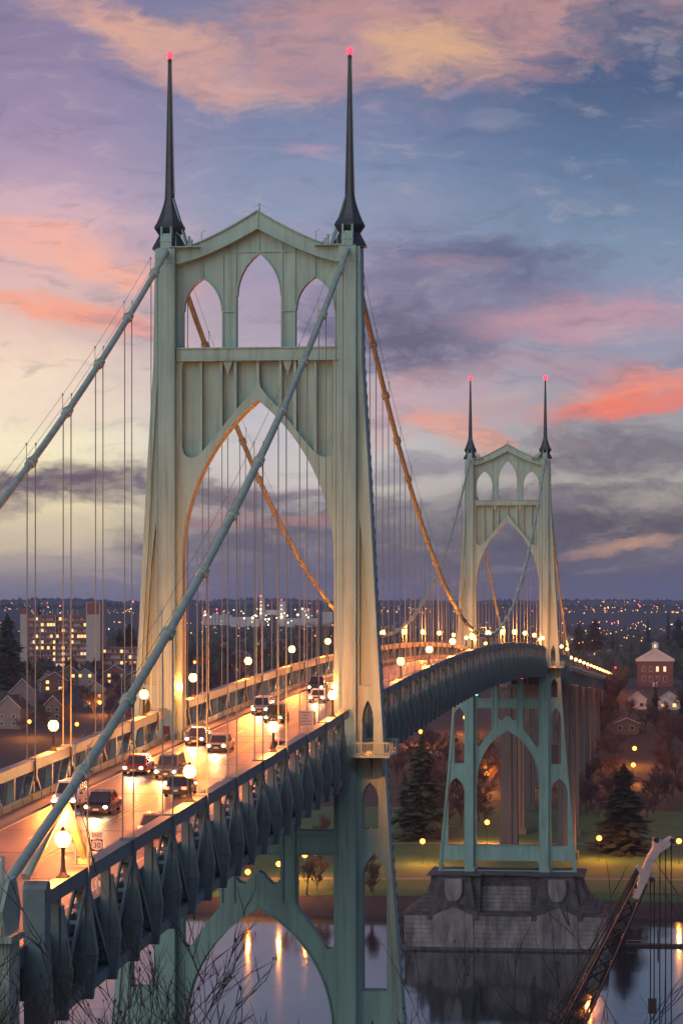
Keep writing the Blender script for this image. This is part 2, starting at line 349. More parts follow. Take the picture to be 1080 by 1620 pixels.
# ------------------------------------------------------------------ terrain functions
SPAN = 368.0; CX = 8.19; ROAD = -2.95
def zc(Y):                       # top of the truss chord along the bridge
    if Y < 0: return 65.1 + .0342 * Y
    if Y > SPAN: return 65.1 - .0335 * (Y - SPAN)
    return 65.1 + 3. * (1 - ((Y - 184) / 184) ** 2)
def zcable(Y):
    if Y < 0:
        t = -Y / 131.8; return 106.9 + (61.6 - 106.9) * t - 4 * 3.6 * t * (1 - t)
    if Y > SPAN:
        t = (Y - SPAN) / 131.8; return 106.9 + (61.6 - 106.9) * t - 4 * 3.6 * t * (1 - t)
    return 69.6 + 37.4 * ((Y - 184) / 184) ** 2
PROF = [(-400, 84), (-253, 72.3), (-240, 70), (-215, 65.4), (-190, 59.5), (-160, 50), (-120, 36), (-70, 17), (-20, 9), (-6, 6), (6, -3), (30, -6), (408, -6), (419, -.6), (424, 1.2), (440, 4.2), (480, 6.4), (520, 8.5), (600, 13), (700, 20), (800, 29), (900, 35.5), (1000, 39), (1300, 39), (2000, 37), (3500, 34), (9000, 30), (40000, 30)]
def gz(x, y):
    y2 = y + 6 * mnoise.noise((x * .012, y * .012, 5.)) - (.05 * abs(x) if y > 380 else 0) * (1 if y < 480 else 0)
    for (a, za), (b, zb) in zip(PROF, PROF[1:]):
        if y2 <= b:
            t = max(0, (y2 - a) / (b - a)); z = za + (zb - za) * t; break
    else: z = PROF[-1][1]
    if y > 440: z += 1.2 * mnoise.noise((x * .008, y * .008, 1.)) * min(1, (y - 440) / 100)
    if y < -60: z += .5 * mnoise.noise((x * .08, y * .08, 2.))
    return z
def on_ground(px, py, d0=300., h=0.):
    """first place along the sight line through a photograph pixel that is h above the ground"""
    r = ray(px, py); d = d0
    while d < 12000:
        p = CAM + r * d
        if p.z - gz(p.x, p.y) <= h: return Vector((p.x, p.y, gz(p.x, p.y)))
        d *= 1.004
    return Vector((p.x, p.y, gz(p.x, p.y)))

def sheet(name, xs, ys, zf, material, kind='structure', smooth=True):
    b = MB(); nx = len(xs)
    for y in ys:
        for x in xs: b.v.append((x, y, zf(x, y)))
    for j in range(len(ys) - 1):
        for i in range(nx - 1): b.f.append((j * nx + i, j * nx + i + 1, (j + 1) * nx + i + 1, (j + 1) * nx + i)); b.mi.append(0)
    o = b.build(name, material, smooth=smooth); o['kind'] = kind; return o
def lsp(a, b, n): return [a + (b - a) * i / (n - 1) for i in range(n)]
xs = [-12000, -6000, -3000, -1800, -1200, -800] + lsp(-600, 420, 103) + [560, 800, 1200, 1800, 3000, 6000, 12000]
sheet('terrain', xs, lsp(406, 700, 60) + lsp(710, 1100, 40) + [1150, 1250, 1400, 1700, 2200, 3000, 4500, 7000, 12000], gz, ['brush_soil'])
sheet('hillside', [-600, -300, -150] + lsp(-100, 130, 60) + [180, 300, 600], lsp(-400, -120, 70) + lsp(-115, 30, 30), gz, ['brush_soil'])
wb = MB(); wb.add([(-12000, 0, 0), (12000, 0, 0), (12000, 426, 0), (-12000, 426, 0)], [(0, 1, 2, 3)]); wb.build('river_water', 'river_water')['kind'] = 'structure'
gx = lsp(-420, 330, 80)
sheet('lawn', gx, lsp(434, 600, 40), lambda x, y: gz(x, y) + .06, ['grass'])
# park paths
def path_sheet(pts, w):
    b = MB()
    for i, (x, y) in enumerate(pts):
        a = Vector(pts[max(i - 1, 0)]); c = Vector(pts[min(i + 1, len(pts) - 1)]); d = (c - a).normalized(); n = Vector((-d.y, d.x)) * w / 2
        for s in (-1, 1): b.v.append((x + s * n.x, y + s * n.y, gz(x + s * n.x, y + s * n.y) + .13))
        if i: k = 2 * i; b.f.append((k - 2, k - 1, k + 1, k)); b.mi.append(0)
    o = b.build('path', 'path'); o['kind'] = 'structure'
path_sheet([(x, 461 + 4 * math.sin(x * .02) + .01 * x) for x in lsp(-260, 160, 90)], 3.0)
path_sheet([(x, 520 + 9 * math.sin(x * .016 + 1)) for x in lsp(-200, 160, 80)], 2.6)

# ------------------------------------------------------------------ the bridge
BR = thing('suspension_bridge', 'long pale green suspension bridge with pointed-arch towers crossing the river', 'bridge')
OUT = [(16, 15.1), (39, 13.0), (53, 11.9), (66, 11.1), (74, 10.65), (87, 9.97), (96, 9.42), (106.4, 9.26)]
def xo(z):
    for (a, xa), (b, xb) in zip(OUT, OUT[1:]):
        if z <= b: return xa + (xb - xa) * (z - a) / (b - a)
    return OUT[-1][1]
def wing_holes():
    H = []
    rec = [(9.22, 67.1), (xo(67.1) - .72, 67.1)] + [(xo(z) - .72, z) for z in (70, 73, 76)] + [(9.62, 78.5), (9.48, 80), (9.25, 81.7), (9.22, 80)]
    H.append(rec)
    for zb, zs, za in ((61.0, 63.9, 65.8), (54.2, 56.9, 58.4), (39.7, 49.6, 52.06), (21.7, 33.4, 36.6)):
        H.append(gothic(9.45, xo((zb + za) / 2) - .8, zb, zs, za, 6))
    H.append([(9.4, 16.4), (xo(17) - .8, 16.4), (xo(18) - .8, 18), (xo(18) - 1.3, 18.6), (9.9, 18.6), (9.4, 18)])
    return H
VP = 'verdigris_paint'
def build_tower():
    b = MB()
    for s in (-1, 1):
        b.box(s * 7.42, s * 8.97, -1.9, 1.9, 16, 106.45)
        b.box(s * 7.36, s * 9.03, -1.96, 1.96, 105.0, 105.14)
        b.box(s * 7.2, s * 9.25, -2.15, 2.15, 16, 17.1)
        b.box(s * 7.30, s * 9.09, -2.02, 2.02, 60.1, 60.4)
        for z in (20, 26, 32, 37.5, 43, 48, 53, 65.6, 70, 74.2, 78, 83.2, 88.5, 93, 97.4, 101.2): b.box(s * 7.395, s * 8.995, -1.925, 1.925, z, z + .09)
    T = b.build('tower', VP, BR, label='tall near tower with twin dark spires')
    wing = [(8.95, 16)] + [(x, z) for z, x in OUT] + [(8.95, 106.4)]
    for s in (-1, 1):
        f = (lambda l: l) if s > 0 else mir
        w = MB(); w.plate(f(wing), [f(h) for h in wing_holes()], -1.15, 1.15)
        rim = MB()
        for (za, xa), (zb, xb) in zip(OUT, OUT[1:]):
            for yy in (-1.3, 1.3): rim.beam((s * (xa - .2), yy * .98, za), (s * (xb - .2), yy * .98, zb), .46, .34, up=(0, 1, 0))
        w.build('side_wing', VP, T); rim.build('wing_flange', VP, T)
        MB().plate(f(wing_holes()[0]), [], -.5, .5).build('recessed_panel', VP, T)
        cl = MB()                                   # climbing rungs up the outer edge
        z = 40.
        while z < 104:
            cl.box(s * (xo(z) - .02), s * (xo(z) + .07), 1.15, 1.3, z, z + .5); z += 1.1
        tag(cl.build('climbing_rungs', 'spire_copper', T), kind='stuff')
        # balcony round the leg at walkway level
        xa, xb = 8.7, 12.2
        for g in (-1, 1):
            bal = MB(); bal.box(s * xa, s * xb, g * 4.1, g * 1.2, 60.75, 61.0); yy = g * 4.05
            bal.box(s * xa, s * xb, yy - .05, yy + .05, 62.02, 62.12); bal.box(s * xa, s * xb, yy - .04, yy + .04, 61.12, 61.2)
            k = xa
            while k <= xb + .01: bal.box(s * (k - .035), s * (k + .035), yy - .035, yy + .035, 60.98, 62.05); k += .25
            bal.box(s * (xb - .05), s * (xb + .05), g * 4.05, g * 1.2, 62.02, 62.12); k = 1.2
            while k < 4.05: bal.box(s * (xb - .035), s * (xb + .035), g * k, g * k + .07, 60.98, 62.05); k += .25
            bal.build('balcony', VP, T)
        br = MB()
        for xx in (9.0, 10.3, 11.4): br.plate([(-4.0, 60.74), (-1.1, 60.74), (-1.1, 58.6), (-1.6, 59.2)], [], s * xx - .06, s * xx + .06)
        br.v = [(y, x, z) for x, y, z in br.v]; br.build('balcony_bracket', VP, T)
    # lower portal below the deck
    h = []
    for a, c in ((-6.85, -3.5), (-2., 2.), (3.5, 6.85)):
        h.append([(a + .3, 54), (c - .3, 54), (c, 54.3), (c, 58.4), (c - .3, 58.7), (a + .3, 58.7), (a, 58.4), (a, 54.3)])
    h.append([(-1.7, 51.8), (1.7, 51.8), (2, 51.5), (2, 49.6), (1.7, 49.25), (1.2, 49.2), (.4, 50.1), (0, 50.3), (-.4, 50.1), (-1.2, 49.2), (-1.7, 49.25), (-2, 49.6), (-2, 51.5)])
    sp = [(3.5, 51.5), (3.5, 47.1), (5.0, 45.2), (6.2, 43.4), (6.6, 43.4), (6.85, 43.8), (6.85, 51.5), (6.6, 51.8), (3.8, 51.8)]
    h += [sp, mir(sp), gothic(-6.85, 6.85, 21.7, 36, 47.05, 10)]
    h.append([(-6.85, 16.3), (6.85, 16.3), (6.85, 18), (6.3, 18.6), (-6.3, 18.6), (-6.85, 18)])
    MB().plate([(-7.44, 16), (7.44, 16), (7.44, 60.2), (-7.44, 60.2)], h, -.8, .8).build('lower_portal', VP, T)
    fl = MB()
    arc = gothic(-6.85, 6.85, 21.7, 36, 47.05, 10)[2:]
    for p, q in zip(arc, arc[1:]): fl.yband((p[0] * .985, p[1]), (q[0] * .985, q[1]), .98, .14)
    for z in (52.0, 53.6, 21.72, 18.45): MB().box(-7.42, 7.42, -.95, .95, z, z + .13).build('portal_flange', VP, T)
    for x in (-3.3, -2.2, 2.2, 3.3): MB().box(x - .07, x + .07, -.93, .93, 47.5, 59).build('portal_stiffener', VP, T)
    fl.build('portal_flange', VP, T)
    # upper portal: recessed sheet, arch band, ribs
    ar = gothic(-6.9, 6.9, 61, 78.3, 92.74, 14)
    arch = ar[2:]                                        # right spring up to the apex and down to the left spring
    MB().plate([(6.9, 61)] + arch + [(-6.9, 61), (-7.44, 61), (-7.44, 96.6), (7.44, 96.6), (7.44, 61)], [], -.2, .2).build('portal_sheet', VP, T)
    ext = [(7.44, 61), (7.44, 88.6), (6.9, 88.6), (6.75, 88.0), (6.45, 87.65), (6.0, 87.55), (5.5, 87.75), (5.0, 88.2), (4.0, 89.35), (2.9, 90.75), (1.7, 92.2), (.7, 93.3), (.25, 93.9), (.14, 94.6)]
    MB().plate([(6.9, 61)] + arch + [(-6.9, 61)] + [(-x, z) for x, z in ext] + list(reversed(ext)), [], -1.1, 1.1).build('arch_band', VP, T)
    for s in (-1, 1): MB().box(s * 6.9, s * 7.44, -1.09, 1.09, 88.6, 96.4).build('jamb', VP, T)
    def exz(x):
        x = abs(x); e = sorted(ext[5:], key=lambda p: p[0])
        for (a, za), (c, zb) in zip(e, e[1:]):
            if x <= c: return za + (zb - za) * (x - a) / (c - a)
        return 87.6
    for x in (0, 2.05, -2.05, 3.35, -3.35, 5.2, -5.2):
        MB().box(x - .13, x + .13, -1.0, 1.0, (94.0 if x == 0 else exz(x) - .3), 96.4).build('rib', VP, T)
    bm = MB(); bm.box(-7.38, 7.38, -1.35, 1.35, 96.38, 97.34); bm.box(-7.40, 7.40, -1.5, 1.5, 97.34, 97.46); bm.box(-7.40, 7.40, -1.45, 1.45, 96.26, 96.38)
    bm.build('cross_beam', VP, T)
    for s in (-1, 1):
        for yy in (-1, 1):
            c = MB(); c.frus(s * 2.72 - .12, s * 2.72 + .12, yy * 1.0 - .1, yy * 1.0 + .1, 95.35, s * 2.72 - .45, s * 2.72 + .45, yy * 1.0 - .18, yy * 1.0 + .18, 96.25)
            c.frus(s * 2.72 - .04, s * 2.72 + .04, yy * 1.0 - .04, yy * 1.0 + .04, 94.95, s * 2.72 - .12, s * 2.72 + .12, yy * 1.0 - .1, yy * 1.0 + .1, 95.35); c.build('pendant', VP, T)
            c = MB(); xm, xn = sorted((s * 6.75, s * 7.4)); c.frus(*sorted((s * 7.1, s * 7.4)), yy * 1.0 - .1, yy * 1.0 + .1, 95.1, xm, xn, yy * 1.0 - .18, yy * 1.0 + .18, 96.25); c.build('corbel', VP, T)
    # arcade with three openings under the curved cap
    ctop = lambda x: 106.3 + 3.4 * (1 - min(1, abs(x) / 7.42)) ** 1.35
    cbot = lambda x: 105.1 + 3.1 * (1 - min(1, abs(x) / 7.42)) ** 1.35
    cx = [7.44 * math.copysign(abs(t) ** 1.4, t) for t in lsp(-1, 1, 25)]
    arcade = [(-7.44, 97.2), (7.44, 97.2)] + [(x, cbot(x) + .3) for x in reversed(cx)]
    oh = [gothic(-2.0, 2.0, 97.5, 102.2, 106.05, 9), gothic(3.37, 6.87, 97.5, 100.9, 103.85, 8), gothic(-6.87, -3.37, 97.5, 100.9, 103.85, 8)]
    MB().plate(arcade, oh, -.32, .32).build('arcade', VP, T)
    for k, hl in enumerate(oh):
        e = MB()
        for p, q in zip(hl[2:], hl[3:]): e.yband(p, q, .5, .1)
        e.build('arch_edge', VP, T)
    rb = MB()
    for x in (2.12, -2.12, 3.27, -3.27): rb.box(x - .06, x + .06, -.46, .46, 97.4, cbot(x) + .1)
    for x in (5.12, -5.12): rb.box(x - .06, x + .06, -.46, .46, 103.8, cbot(x) + .1)
    rb.box(-.06, .06, -.46, .46, 106.0, cbot(0) + .1); rb.box(-3.3, 3.3, -.45, .45, 106.1, 106.22)
    for s in (-1, 1): rb.box(s * 2.05, s * 3.35, -.47, .47, 100.75, 100.88)
    rb.build('arcade_rib', VP, T)
    MB().plate([(x, cbot(x)) for x in cx] + [(x, ctop(x)) for x in reversed(cx)], [], -1.25, 1.25).build('cap_beam', VP, T)
    lip = MB()
    for x0, x1 in zip(cx, cx[1:]):
        lip.beam((x0, 0, ctop(x0) + .05), (x1, 0, ctop(x1) + .05), 2.9, .12); lip.beam((x0, 0, cbot(x0) - .02), (x1, 0, cbot(x1) - .02), 2.7, .1)
    lip.box(-.09, .09, -1.33, 1.33, 108.1, 109.75); lip.build('cap_flange', VP, T)
    fi = MB(); fi.tube([(0, 0, 109.6), (0, 0, 110.6)], [.12, .04], 6); fi.tube([(-.6, 0, 110.2), (0, 0, 110.5), (.6, 0, 110.2)], .02, 4)
    fi.build('finial', VP, T)
    for s in (-1, 1):
        q = MB(); c = (s * 8.2, 0)
        q.lathe([(106.45, 1.62), (106.65, 1.6), (107.65, 1.05), (107.75, 1.0), (108.35, 1.42), (108.5, 1.45), (108.9, 1.2), (109.4, .98), (110.0, .76), (110.6, .57), (111.15, .46), (112.2, .42), (114.5, .355), (117.4, .29), (120.5, .22), (123.4, .155), (123.55, .2), (123.7, .2)], 8, c, .5)
        q.build('spire', 'spire_copper', T)
        kn = MB()                                           # little crockets up the spire edges
        for i in range(46):
            z = 111.6 + i * .26; r = .44 - (z - 111.6) * .0237
            for k in (0, 3, 4, 7): t = 2 * math.pi * (k + .5) / 8; x, y = c[0] + r * math.cos(t), r * math.sin(t); kn.box(x - .045, x + .045, y - .045, y + .045, z, z + .1)
        tag(kn.build('crocket', 'cable_paint', T), kind='stuff')
        for yy in (-1, 1):                                  # saddle housing where the cable goes over
            sd_ = MB()
            sd_.box(c[0] - .42, c[0] + .42, yy * 1.0, yy * 1.75, 106.4, 107.75); sd_.box(c[0] - .5, c[0] - .36, yy * .9, yy * 1.9, 107.4, 108.35); sd_.box(c[0] + .36, c[0] + .5, yy * .9, yy * 1.9, 107.4, 108.35)
            sd_.tube([(c[0] - .55, yy * 1.9, 107), (c[0] + .55, yy * 1.9, 107)], .1, 6)
            sd_.box(c[0] - .5, c[0] + .5, yy * 1.7, yy * 1.95, 106.4, 107.5); sd_.build('cable_saddle', VP, T)
            MB().tube([(c[0] - s * .9, yy * 1.9, 106.5), (c[0] - s * .9, yy * 1.9, 107.8), (c[0] - s * 2.6, yy * 1.5, 106.6)], .04, 5).build('saddle_rail', VP, T)
            MB().box(c[0] - s * .3, c[0] - s * 3.0, yy * 2.05, yy * 1.2, 106.46, 106.55).build('service_platform', VP, T)
        st_ = MB(); st_.tube([(s * 7.85, -.3, 111.1), (s * 6.55, -.6, 106.7)], .085, 5); st_.tube([(s * 7.85, .3, 111.1), (s * 6.55, .6, 106.7)], .085, 5); st_.build('spire_stay', VP, T)
        pp = MB(); pp.tube([(s * 6.3, -.7, 106.5), (s * 6.3, -.7, 107.6)], .13, 6); pp.tube([(s * 6.05, -.7, 106.5), (s * 6.05, -.7, 107.3)], .1, 6); pp.tube([(s * 5.2, -.6, 106.6), (s * 5.2, -.6, 107.9), (s * 5.2 + .35, -.6, 108.1)], .035, 5); pp.build('roof_pipe', 'cable_paint', T)
    return T
TW = build_tower()
TF = copy_tree(TW, BR); TF.location = (0, SPAN, 0); TF['label'] = 'smaller far tower with twin spires on the stone pier'

# ---- deck
def sweep(b, x0, x1, za, zb, Y0, Y1, step=6.):
    n = max(2, int(abs(Y1 - Y0) / step) + 1); o = len(b.v)
    for y in lsp(Y0, Y1, n):
        z = zc(y); b.v += [(x0, y, z + za), (x1, y, z + za), (x1, y, z + zb), (x0, y, z + zb)]
    for i in range(n - 1):
        k = o + 4 * i
        for a, c in ((0, 1), (1, 2), (2, 3), (3, 0)): b.f.append((k + a, k + c, k + 4 + c, k + 4 + a)); b.mi.append(b.cur)
    b.f += [(o, o + 3, o + 2, o + 1), tuple(o + 4 * (n - 1) + q for q in range(4))]; b.mi += [b.cur] * 2
    return b
YW, YE = -200., 1010.
rd = sweep(MB(), -6.2, 6.2, ROAD - .08, ROAD, YW, YE).build('road', 'asphalt'); rd['kind'] = 'structure'
mk = MB()
for x in (-.2, .2): sweep(mk, x - .07, x + .07, ROAD + .004, ROAD + .008, YW, YE)
mk.build('centre_line', 'yellow_paint', rd)
ln = MB(); y = YW
while y < 700:
    for x in (-3.1, 3.1): sweep(ln, x - .075, x + .075, ROAD + .004, ROAD + .008, y, y + 3.2)
    y += 12.2
tag(ln.build('lane_dash', 'white_paint', rd), kind='stuff')
for x in (-6.0, 6.0): sweep(MB(), x - .06, x + .06, ROAD + .004, ROAD + .008, YW, YE).build('edge_line', 'white_paint', rd)
jt = MB()
for y in [-124, -3.4, 3.4, 364.6, 371.4] + [-13.6 - 11.9 * k for k in range(9)] + [13.5 + 11.76 * k for k in range(30)]: jt.box(-6.15, 6.15, y - .09, y + .09, zc(y) + ROAD + .004, zc(y) + ROAD + .012)
tag(jt.build('expansion_joint', 'lamp_iron', rd), kind='stuff')
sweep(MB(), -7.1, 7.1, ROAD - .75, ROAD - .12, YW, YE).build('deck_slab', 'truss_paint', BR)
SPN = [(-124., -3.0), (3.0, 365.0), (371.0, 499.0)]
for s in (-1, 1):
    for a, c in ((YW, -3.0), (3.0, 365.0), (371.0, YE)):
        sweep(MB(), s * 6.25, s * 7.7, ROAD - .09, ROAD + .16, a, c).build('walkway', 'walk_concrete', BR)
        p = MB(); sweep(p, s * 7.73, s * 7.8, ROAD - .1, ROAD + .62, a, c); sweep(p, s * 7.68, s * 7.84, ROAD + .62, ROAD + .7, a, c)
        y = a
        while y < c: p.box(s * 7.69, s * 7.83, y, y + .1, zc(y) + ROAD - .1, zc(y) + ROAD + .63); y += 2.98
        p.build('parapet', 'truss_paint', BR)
    sweep(MB(), s * 6.25, s * 6.40, ROAD + .0, ROAD + .9, -3.0, 3.0).build('parapet', 'cable_paint', BR)
    sweep(MB(), s * 6.25, s * 6.40, ROAD + .0, ROAD + .9, 365.0, 371.0).build('parapet', 'cable_paint', BR)

# ---- stiffening trusses
HW = [-7.6 - 11.9 * k for k in range(10)]; HM = [7.6 + 11.76 * k for k in range(31)]; HE = [SPAN + 7.6 + 11.9 * k for k in range(10)]
def post_mesh(s):
    b = MB(); q = lambda l: [(s * x, z) for x, z in l]
    b.box(s * (CX - .22), s * (CX + .22), -.24, .24, -6.1, -.7)
    b.plate(q([(CX + .22, -1.1), (CX + .34, -1.1), (CX + .8, -4.3), (CX + .55, -6.55), (CX - .3, -6.55), (CX - .3, -6.0), (CX + .22, -5.8)]), [], -.12, .12)
    e = [(CX + .34, -1.1), (CX + .8, -4.3), (CX + .55, -6.55)]
    for (xa, za), (xb, zb) in zip(e, e[1:]): b.beam((s * xa, 0, za), (s * xb, 0, zb), .5, .05, up=(1, 0, 0))
    b.box(s * (CX + .2), s * (CX + .76), -.2, .2, -4.36, -4.24)
    b.plate(q([(CX - .3, -3.8), (CX - 2.0, -3.8), (CX - 2.0, -4.6), (CX - .3, -5.9)]), [], -.1, .1)
    return b.mesh('post', 'truss_paint')
def diag_mesh(s, sg):
    b = MB(); a = Vector((0, 0, -.75)); c = Vector((0, sg * 5.75, -5.75)); n = 7
    for dx in (-.27, .27): b.beam((s * CX + dx, a.y, a.z), (s * CX + dx, c.y, c.z), .1, .34)
    for i in range(n):
        t = (i + .5) / n; p = a.lerp(c, t); d = (c - a).normalized() * .13
        b.beam((s * CX, p.y - d.y, p.z - d.z), (s * CX, p.y + d.y, p.z + d.z), .56, .05)
    return b.mesh('diagonal', 'truss_paint')
beam_b = MB(); beam_b.box(-CX + .2, CX - .2, -.06, .06, -5.6, -3.75); beam_b.box(-CX + .2, CX - .2, -.2, .2, -5.66, -5.58); beam_b.box(-CX + .2, CX - .2, -.2, .2, -3.77, -3.71)
FBM = beam_b.mesh('floor_beam', 'truss_paint')
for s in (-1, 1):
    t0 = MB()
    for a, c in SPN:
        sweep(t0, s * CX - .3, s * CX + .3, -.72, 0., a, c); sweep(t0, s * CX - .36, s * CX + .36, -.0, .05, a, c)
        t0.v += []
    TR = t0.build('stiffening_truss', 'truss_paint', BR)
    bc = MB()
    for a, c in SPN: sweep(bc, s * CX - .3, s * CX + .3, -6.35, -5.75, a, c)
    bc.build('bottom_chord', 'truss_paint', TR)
    pm = post_mesh(s); dm = {g: diag_mesh(s, g) for g in (-1, 1)}
    for HH, (a, c) in zip((HW, HM, HE), SPN):
        d = abs(HH[1] - HH[0]) / 2
        ys = sorted(set(round(v, 3) for h in HH for v in (h - d, h, h + d)))
        ys2 = []
        for y in ys:
            if a - .5 < y < c + .5 and (not ys2 or y - ys2[-1] > 1): ys2.append(y)
        for y in ys2:
            link('post', pm, TR, (0, y, zc(y)))
            if s > 0: link('floor_beam', FBM, BR, (0, y, zc(y)))
        for h in HH:
            for g in (-1, 1):
                if a - .3 < h + g * d < c + .3: link('diagonal', dm[g], TR, (0, h, zc(h)))
            MB().box(s * CX - .42, s * CX + .42, -.22, .22, -1.5, .12).build('hanger_plate', 'truss_paint', TR, loc=(0, h, zc(h)))
    # west end of the truss: tall end post and the strut that ties the cable down
    ep = MB(); ep.frus(s * 8.6 - .75, s * 8.6 + .75, -.8, .8, 44, s * CX - .5, s * CX + .5, -.6, .6, 59.2); ep.box(s * CX - .52, s * CX + .52, -.62, .62, 59.2, 61.1)
    ep.tube([(s * CX - .55, 0, 61.0), (s * CX + .55, 0, 61.0)], .5, 10); ep.build('end_post', 'truss_paint', TR, loc=(0, -124.6, 0))

# ---- cables
CABY = lsp(-131.8, -1.2, 40) + lsp(1.2, SPAN - 1.2, 90) + lsp(SPAN + 1.2, SPAN + 131.8, 40)
for s in (-1, 1):
    b = MB(); x = s * CX
    b.tube([(x, -150, 50.5), (x, -140, 56.5)] + [(x, y, zcable(y)) for y in CABY] + [(x, SPAN + 140, 57)], .255, 12)
    MC = b.build('main_cable', 'cable_paint', BR, smooth=True)
    for HH in (HW, HM, HE):
        for h in HH:
            if abs(h - 184) > 230 and h < 0 and h < -118: continue
            z = zcable(h); sl = (zcable(h + .5) - zcable(h - .5)); d = Vector((0, 1, sl)).normalized()
            p = Vector((x, h, z)); cb = MB()
            cb.tube([p - d * .55, p - d * .5, p - d * .1, p - d * .1, p + d * .1, p + d * .1, p + d * .5, p + d * .55], [.3, .37, .37, .43, .43, .37, .37, .3], 8)
            n = Vector((0, -d.z, d.y))
            for k in (-.34, .34):
                cb.beam(p + Vector((k, 0, 0)) - d * .5, p + Vector((k, 0, 0)) + d * .5, .1, .16); cb.tube([p + Vector((k, 0, .2)), p + Vector((k, 0, 1.35))], .025, 4); cb.box(x + k - .06, x + k + .06, h - .06, h + .06, z + 1.25, z + 1.42)
            cb.build('cable_band', 'cable_paint', MC)
            zt = zc(h)
            if z - zt > .6:
                for k in (-.3, .3): MB().tube([(x + k, h, zt - .3), (x + k, h, z)], .045, 5, caps=False).build('suspender', 'rope_steel', MC)
    for k in (-.34, .34):
        for HH in (sorted(HW), HM, HE):
            pts = [(x + k, h, zcable(h) + 1.3) for h in HH if not (h < -118)]
            MB().tube(pts, .018, 4).build('hand_rope', 'rope_steel', MC)
    # saddle bent at the shore end of the west side span
    sb = MB(); sb.box(x - .75, x + .75, -133.2, -131.2, 30, 60.0); sb.box(x - .95, x + .95, -133.6, -130.9, 59.4, 59.9)
    sb.plate([(-133.4, 59.9), (-130.8, 59.9), (-130.4, 60.9), (-131.3, 62.3), (-132.6, 62.2), (-133.8, 61.0)], [], -.62, -.45); k0 = len(sb.v)
    sb2 = MB()
    for o_ in (-.62, .45): sb2.plate([(-133.4, 59.9), (-130.8, 59.9), (-130.4, 60.9), (-131.3, 62.3), (-132.6, 62.2), (-133.8, 61.0)], [], x + o_, x + o_ + .17)
    sb2.v = [(y, xx, z) for xx, y, z in sb2.v]
    sb = MB(); sb.box(x - .75, x + .75, -133.2, -131.2, 30, 59.6); sb.box(x - .95, x + .95, -133.6, -130.9, 59.6, 59.9); sb.add(sb2.v, sb2.f)
    sb.tube([(x, -131.5, 61.5), (x, -131.3, 63.2)], [.16, .1], 6)
    sb.build('saddle_post', 'cable_paint', BR)
    sp_ = MB(); sp_.tube([(x, -118.6, zcable(-118.6) - .1), (x, -113.9, zc(-113.9) + .35)], [.2, .26], 8); sp_.box(x - .4, x + .4, -114.3, -113.4, zc(-114) - .02, zc(-114) + .4)
    sp_.tube([(x, -119.2, zcable(-119.2) - .1), (x - s * 1.0, -122.5, zc(-122.5) + .5)], [.2, .26], 8)
    sp_.build('tie_strut', 'cable_paint', BR)

# ---- stone pier under the far tower (and its twin on the near shore)
def build_pier():
    b = MB()
    b.box(-21.55, 21.55, -10.75, 10.75, -6, 7.6)
    P = b.build('pier', 'pier_stone_pale', BR, loc=(0, SPAN, 0), label='weathered grey stone pier standing in the river')
    for k in range(7):                                     # coursed plinth
        e = (.0, .09, .03, .12, .05, .0, .08)[k]; z0 = .55 + k * 1.0
        MB().box(-21.68 - e * .6, 21.68 + e * .6, -10.88 - e * .6, 10.88 + e * .6, z0 + .05, z0 + .98).build('stone_course', 'pier_stone_pale', P)
    MB().box(-22.0, 22.0, -11.2, 11.2, 7.6, 8.0).build('plinth_cornice', 'pier_stone', P)
    MB().box(-22.2, 22.2, -11.4, 11.4, -.3, .55).build('footing', 'pier_stone', P)
    for s in (-1, 1):                                      # flared side, coursed
        n = 9
        for k in range(n):
            z0 = 8 + k * .9; t = k / (n - 1); fl = 4.2 * (1 - t) ** 2.2
            MB().box(s * 5.4, s * (16.2 + fl), -7.6 - fl * .35, 7.6 + fl * .35, z0 + .05, z0 + .89).build('stone_course', 'pier_stone', P)
        MB().box(s * 5.5, s * 16.1, -7.5, 7.5, 8.0, 16.05).build('pier_core', 'pier_stone', P)
        # pedestal with shield and gable
        pd = MB(); c = s * 11.2; pd.frus(c - 4.9, c + 4.9, -9.6, -7, 8, c - 3.6, c + 3.6, -8.3, -7, 15.6); pd.build('pedestal', 'pier_stone', P)
        sh = MB(); sh.plate([(c - 1.9, 15.2), (c + 1.9, 15.2), (c + 1.9, 12.2), (c + 1.2, 10.8), (c, 9.9), (c - 1.2, 10.8), (c - 1.9, 12.2)], [], -9.75, -8.2); sh.build('shield', 'pier_stone_pale', P)
        g = MB(); g.plate([(c - 5.4, 6.8), (c - 5.4, 8.2), (c, 10.6), (c + 5.4, 8.2), (c + 5.4, 6.8), (c + 4.4, 6.8), (c + 4.4, 7.7), (c, 9.6), (c - 4.4, 7.7), (c - 4.4, 6.8)], [], -11.6, -9.8); g.build('gable', 'pier_stone', P)
        g = MB(); g.plate([(c - 4.4, .6), (c - 4.4, 7.7), (c, 9.6), (c + 4.4, 7.7), (c + 4.4, .6)], [], -11.35, -9.8); g.build('gable_panel', 'pier_stone_pale', P)
        MB().box(s * 5.2, s * 17.0, -8.6, 8.6, 15.75, 16.15).build('coping', 'pier_stone', P)
    for k in range(9):
        z0 = 8 + k * .9; MB().box(-5.6, 5.6, -6.3 + .05 * k, 6.3 - .05 * k, z0 + .06, z0 + .88).build('stone_course', 'pier_stone_pale', P)
    MB().box(-5.5, 5.5, -6.0, 6.0, 8.0, 15.8).build('pier_core', 'pier_stone', P)
    MB().box(-5.9, 5.9, -7.2, 7.2, 15.82, 16.2).build('coping', 'pier_stone', P)
    return P
PF = build_pier()
PN = copy_tree(PF, BR); PN.location = (0, 0, 0); PN['label'] = 'grey stone pier below the near tower'

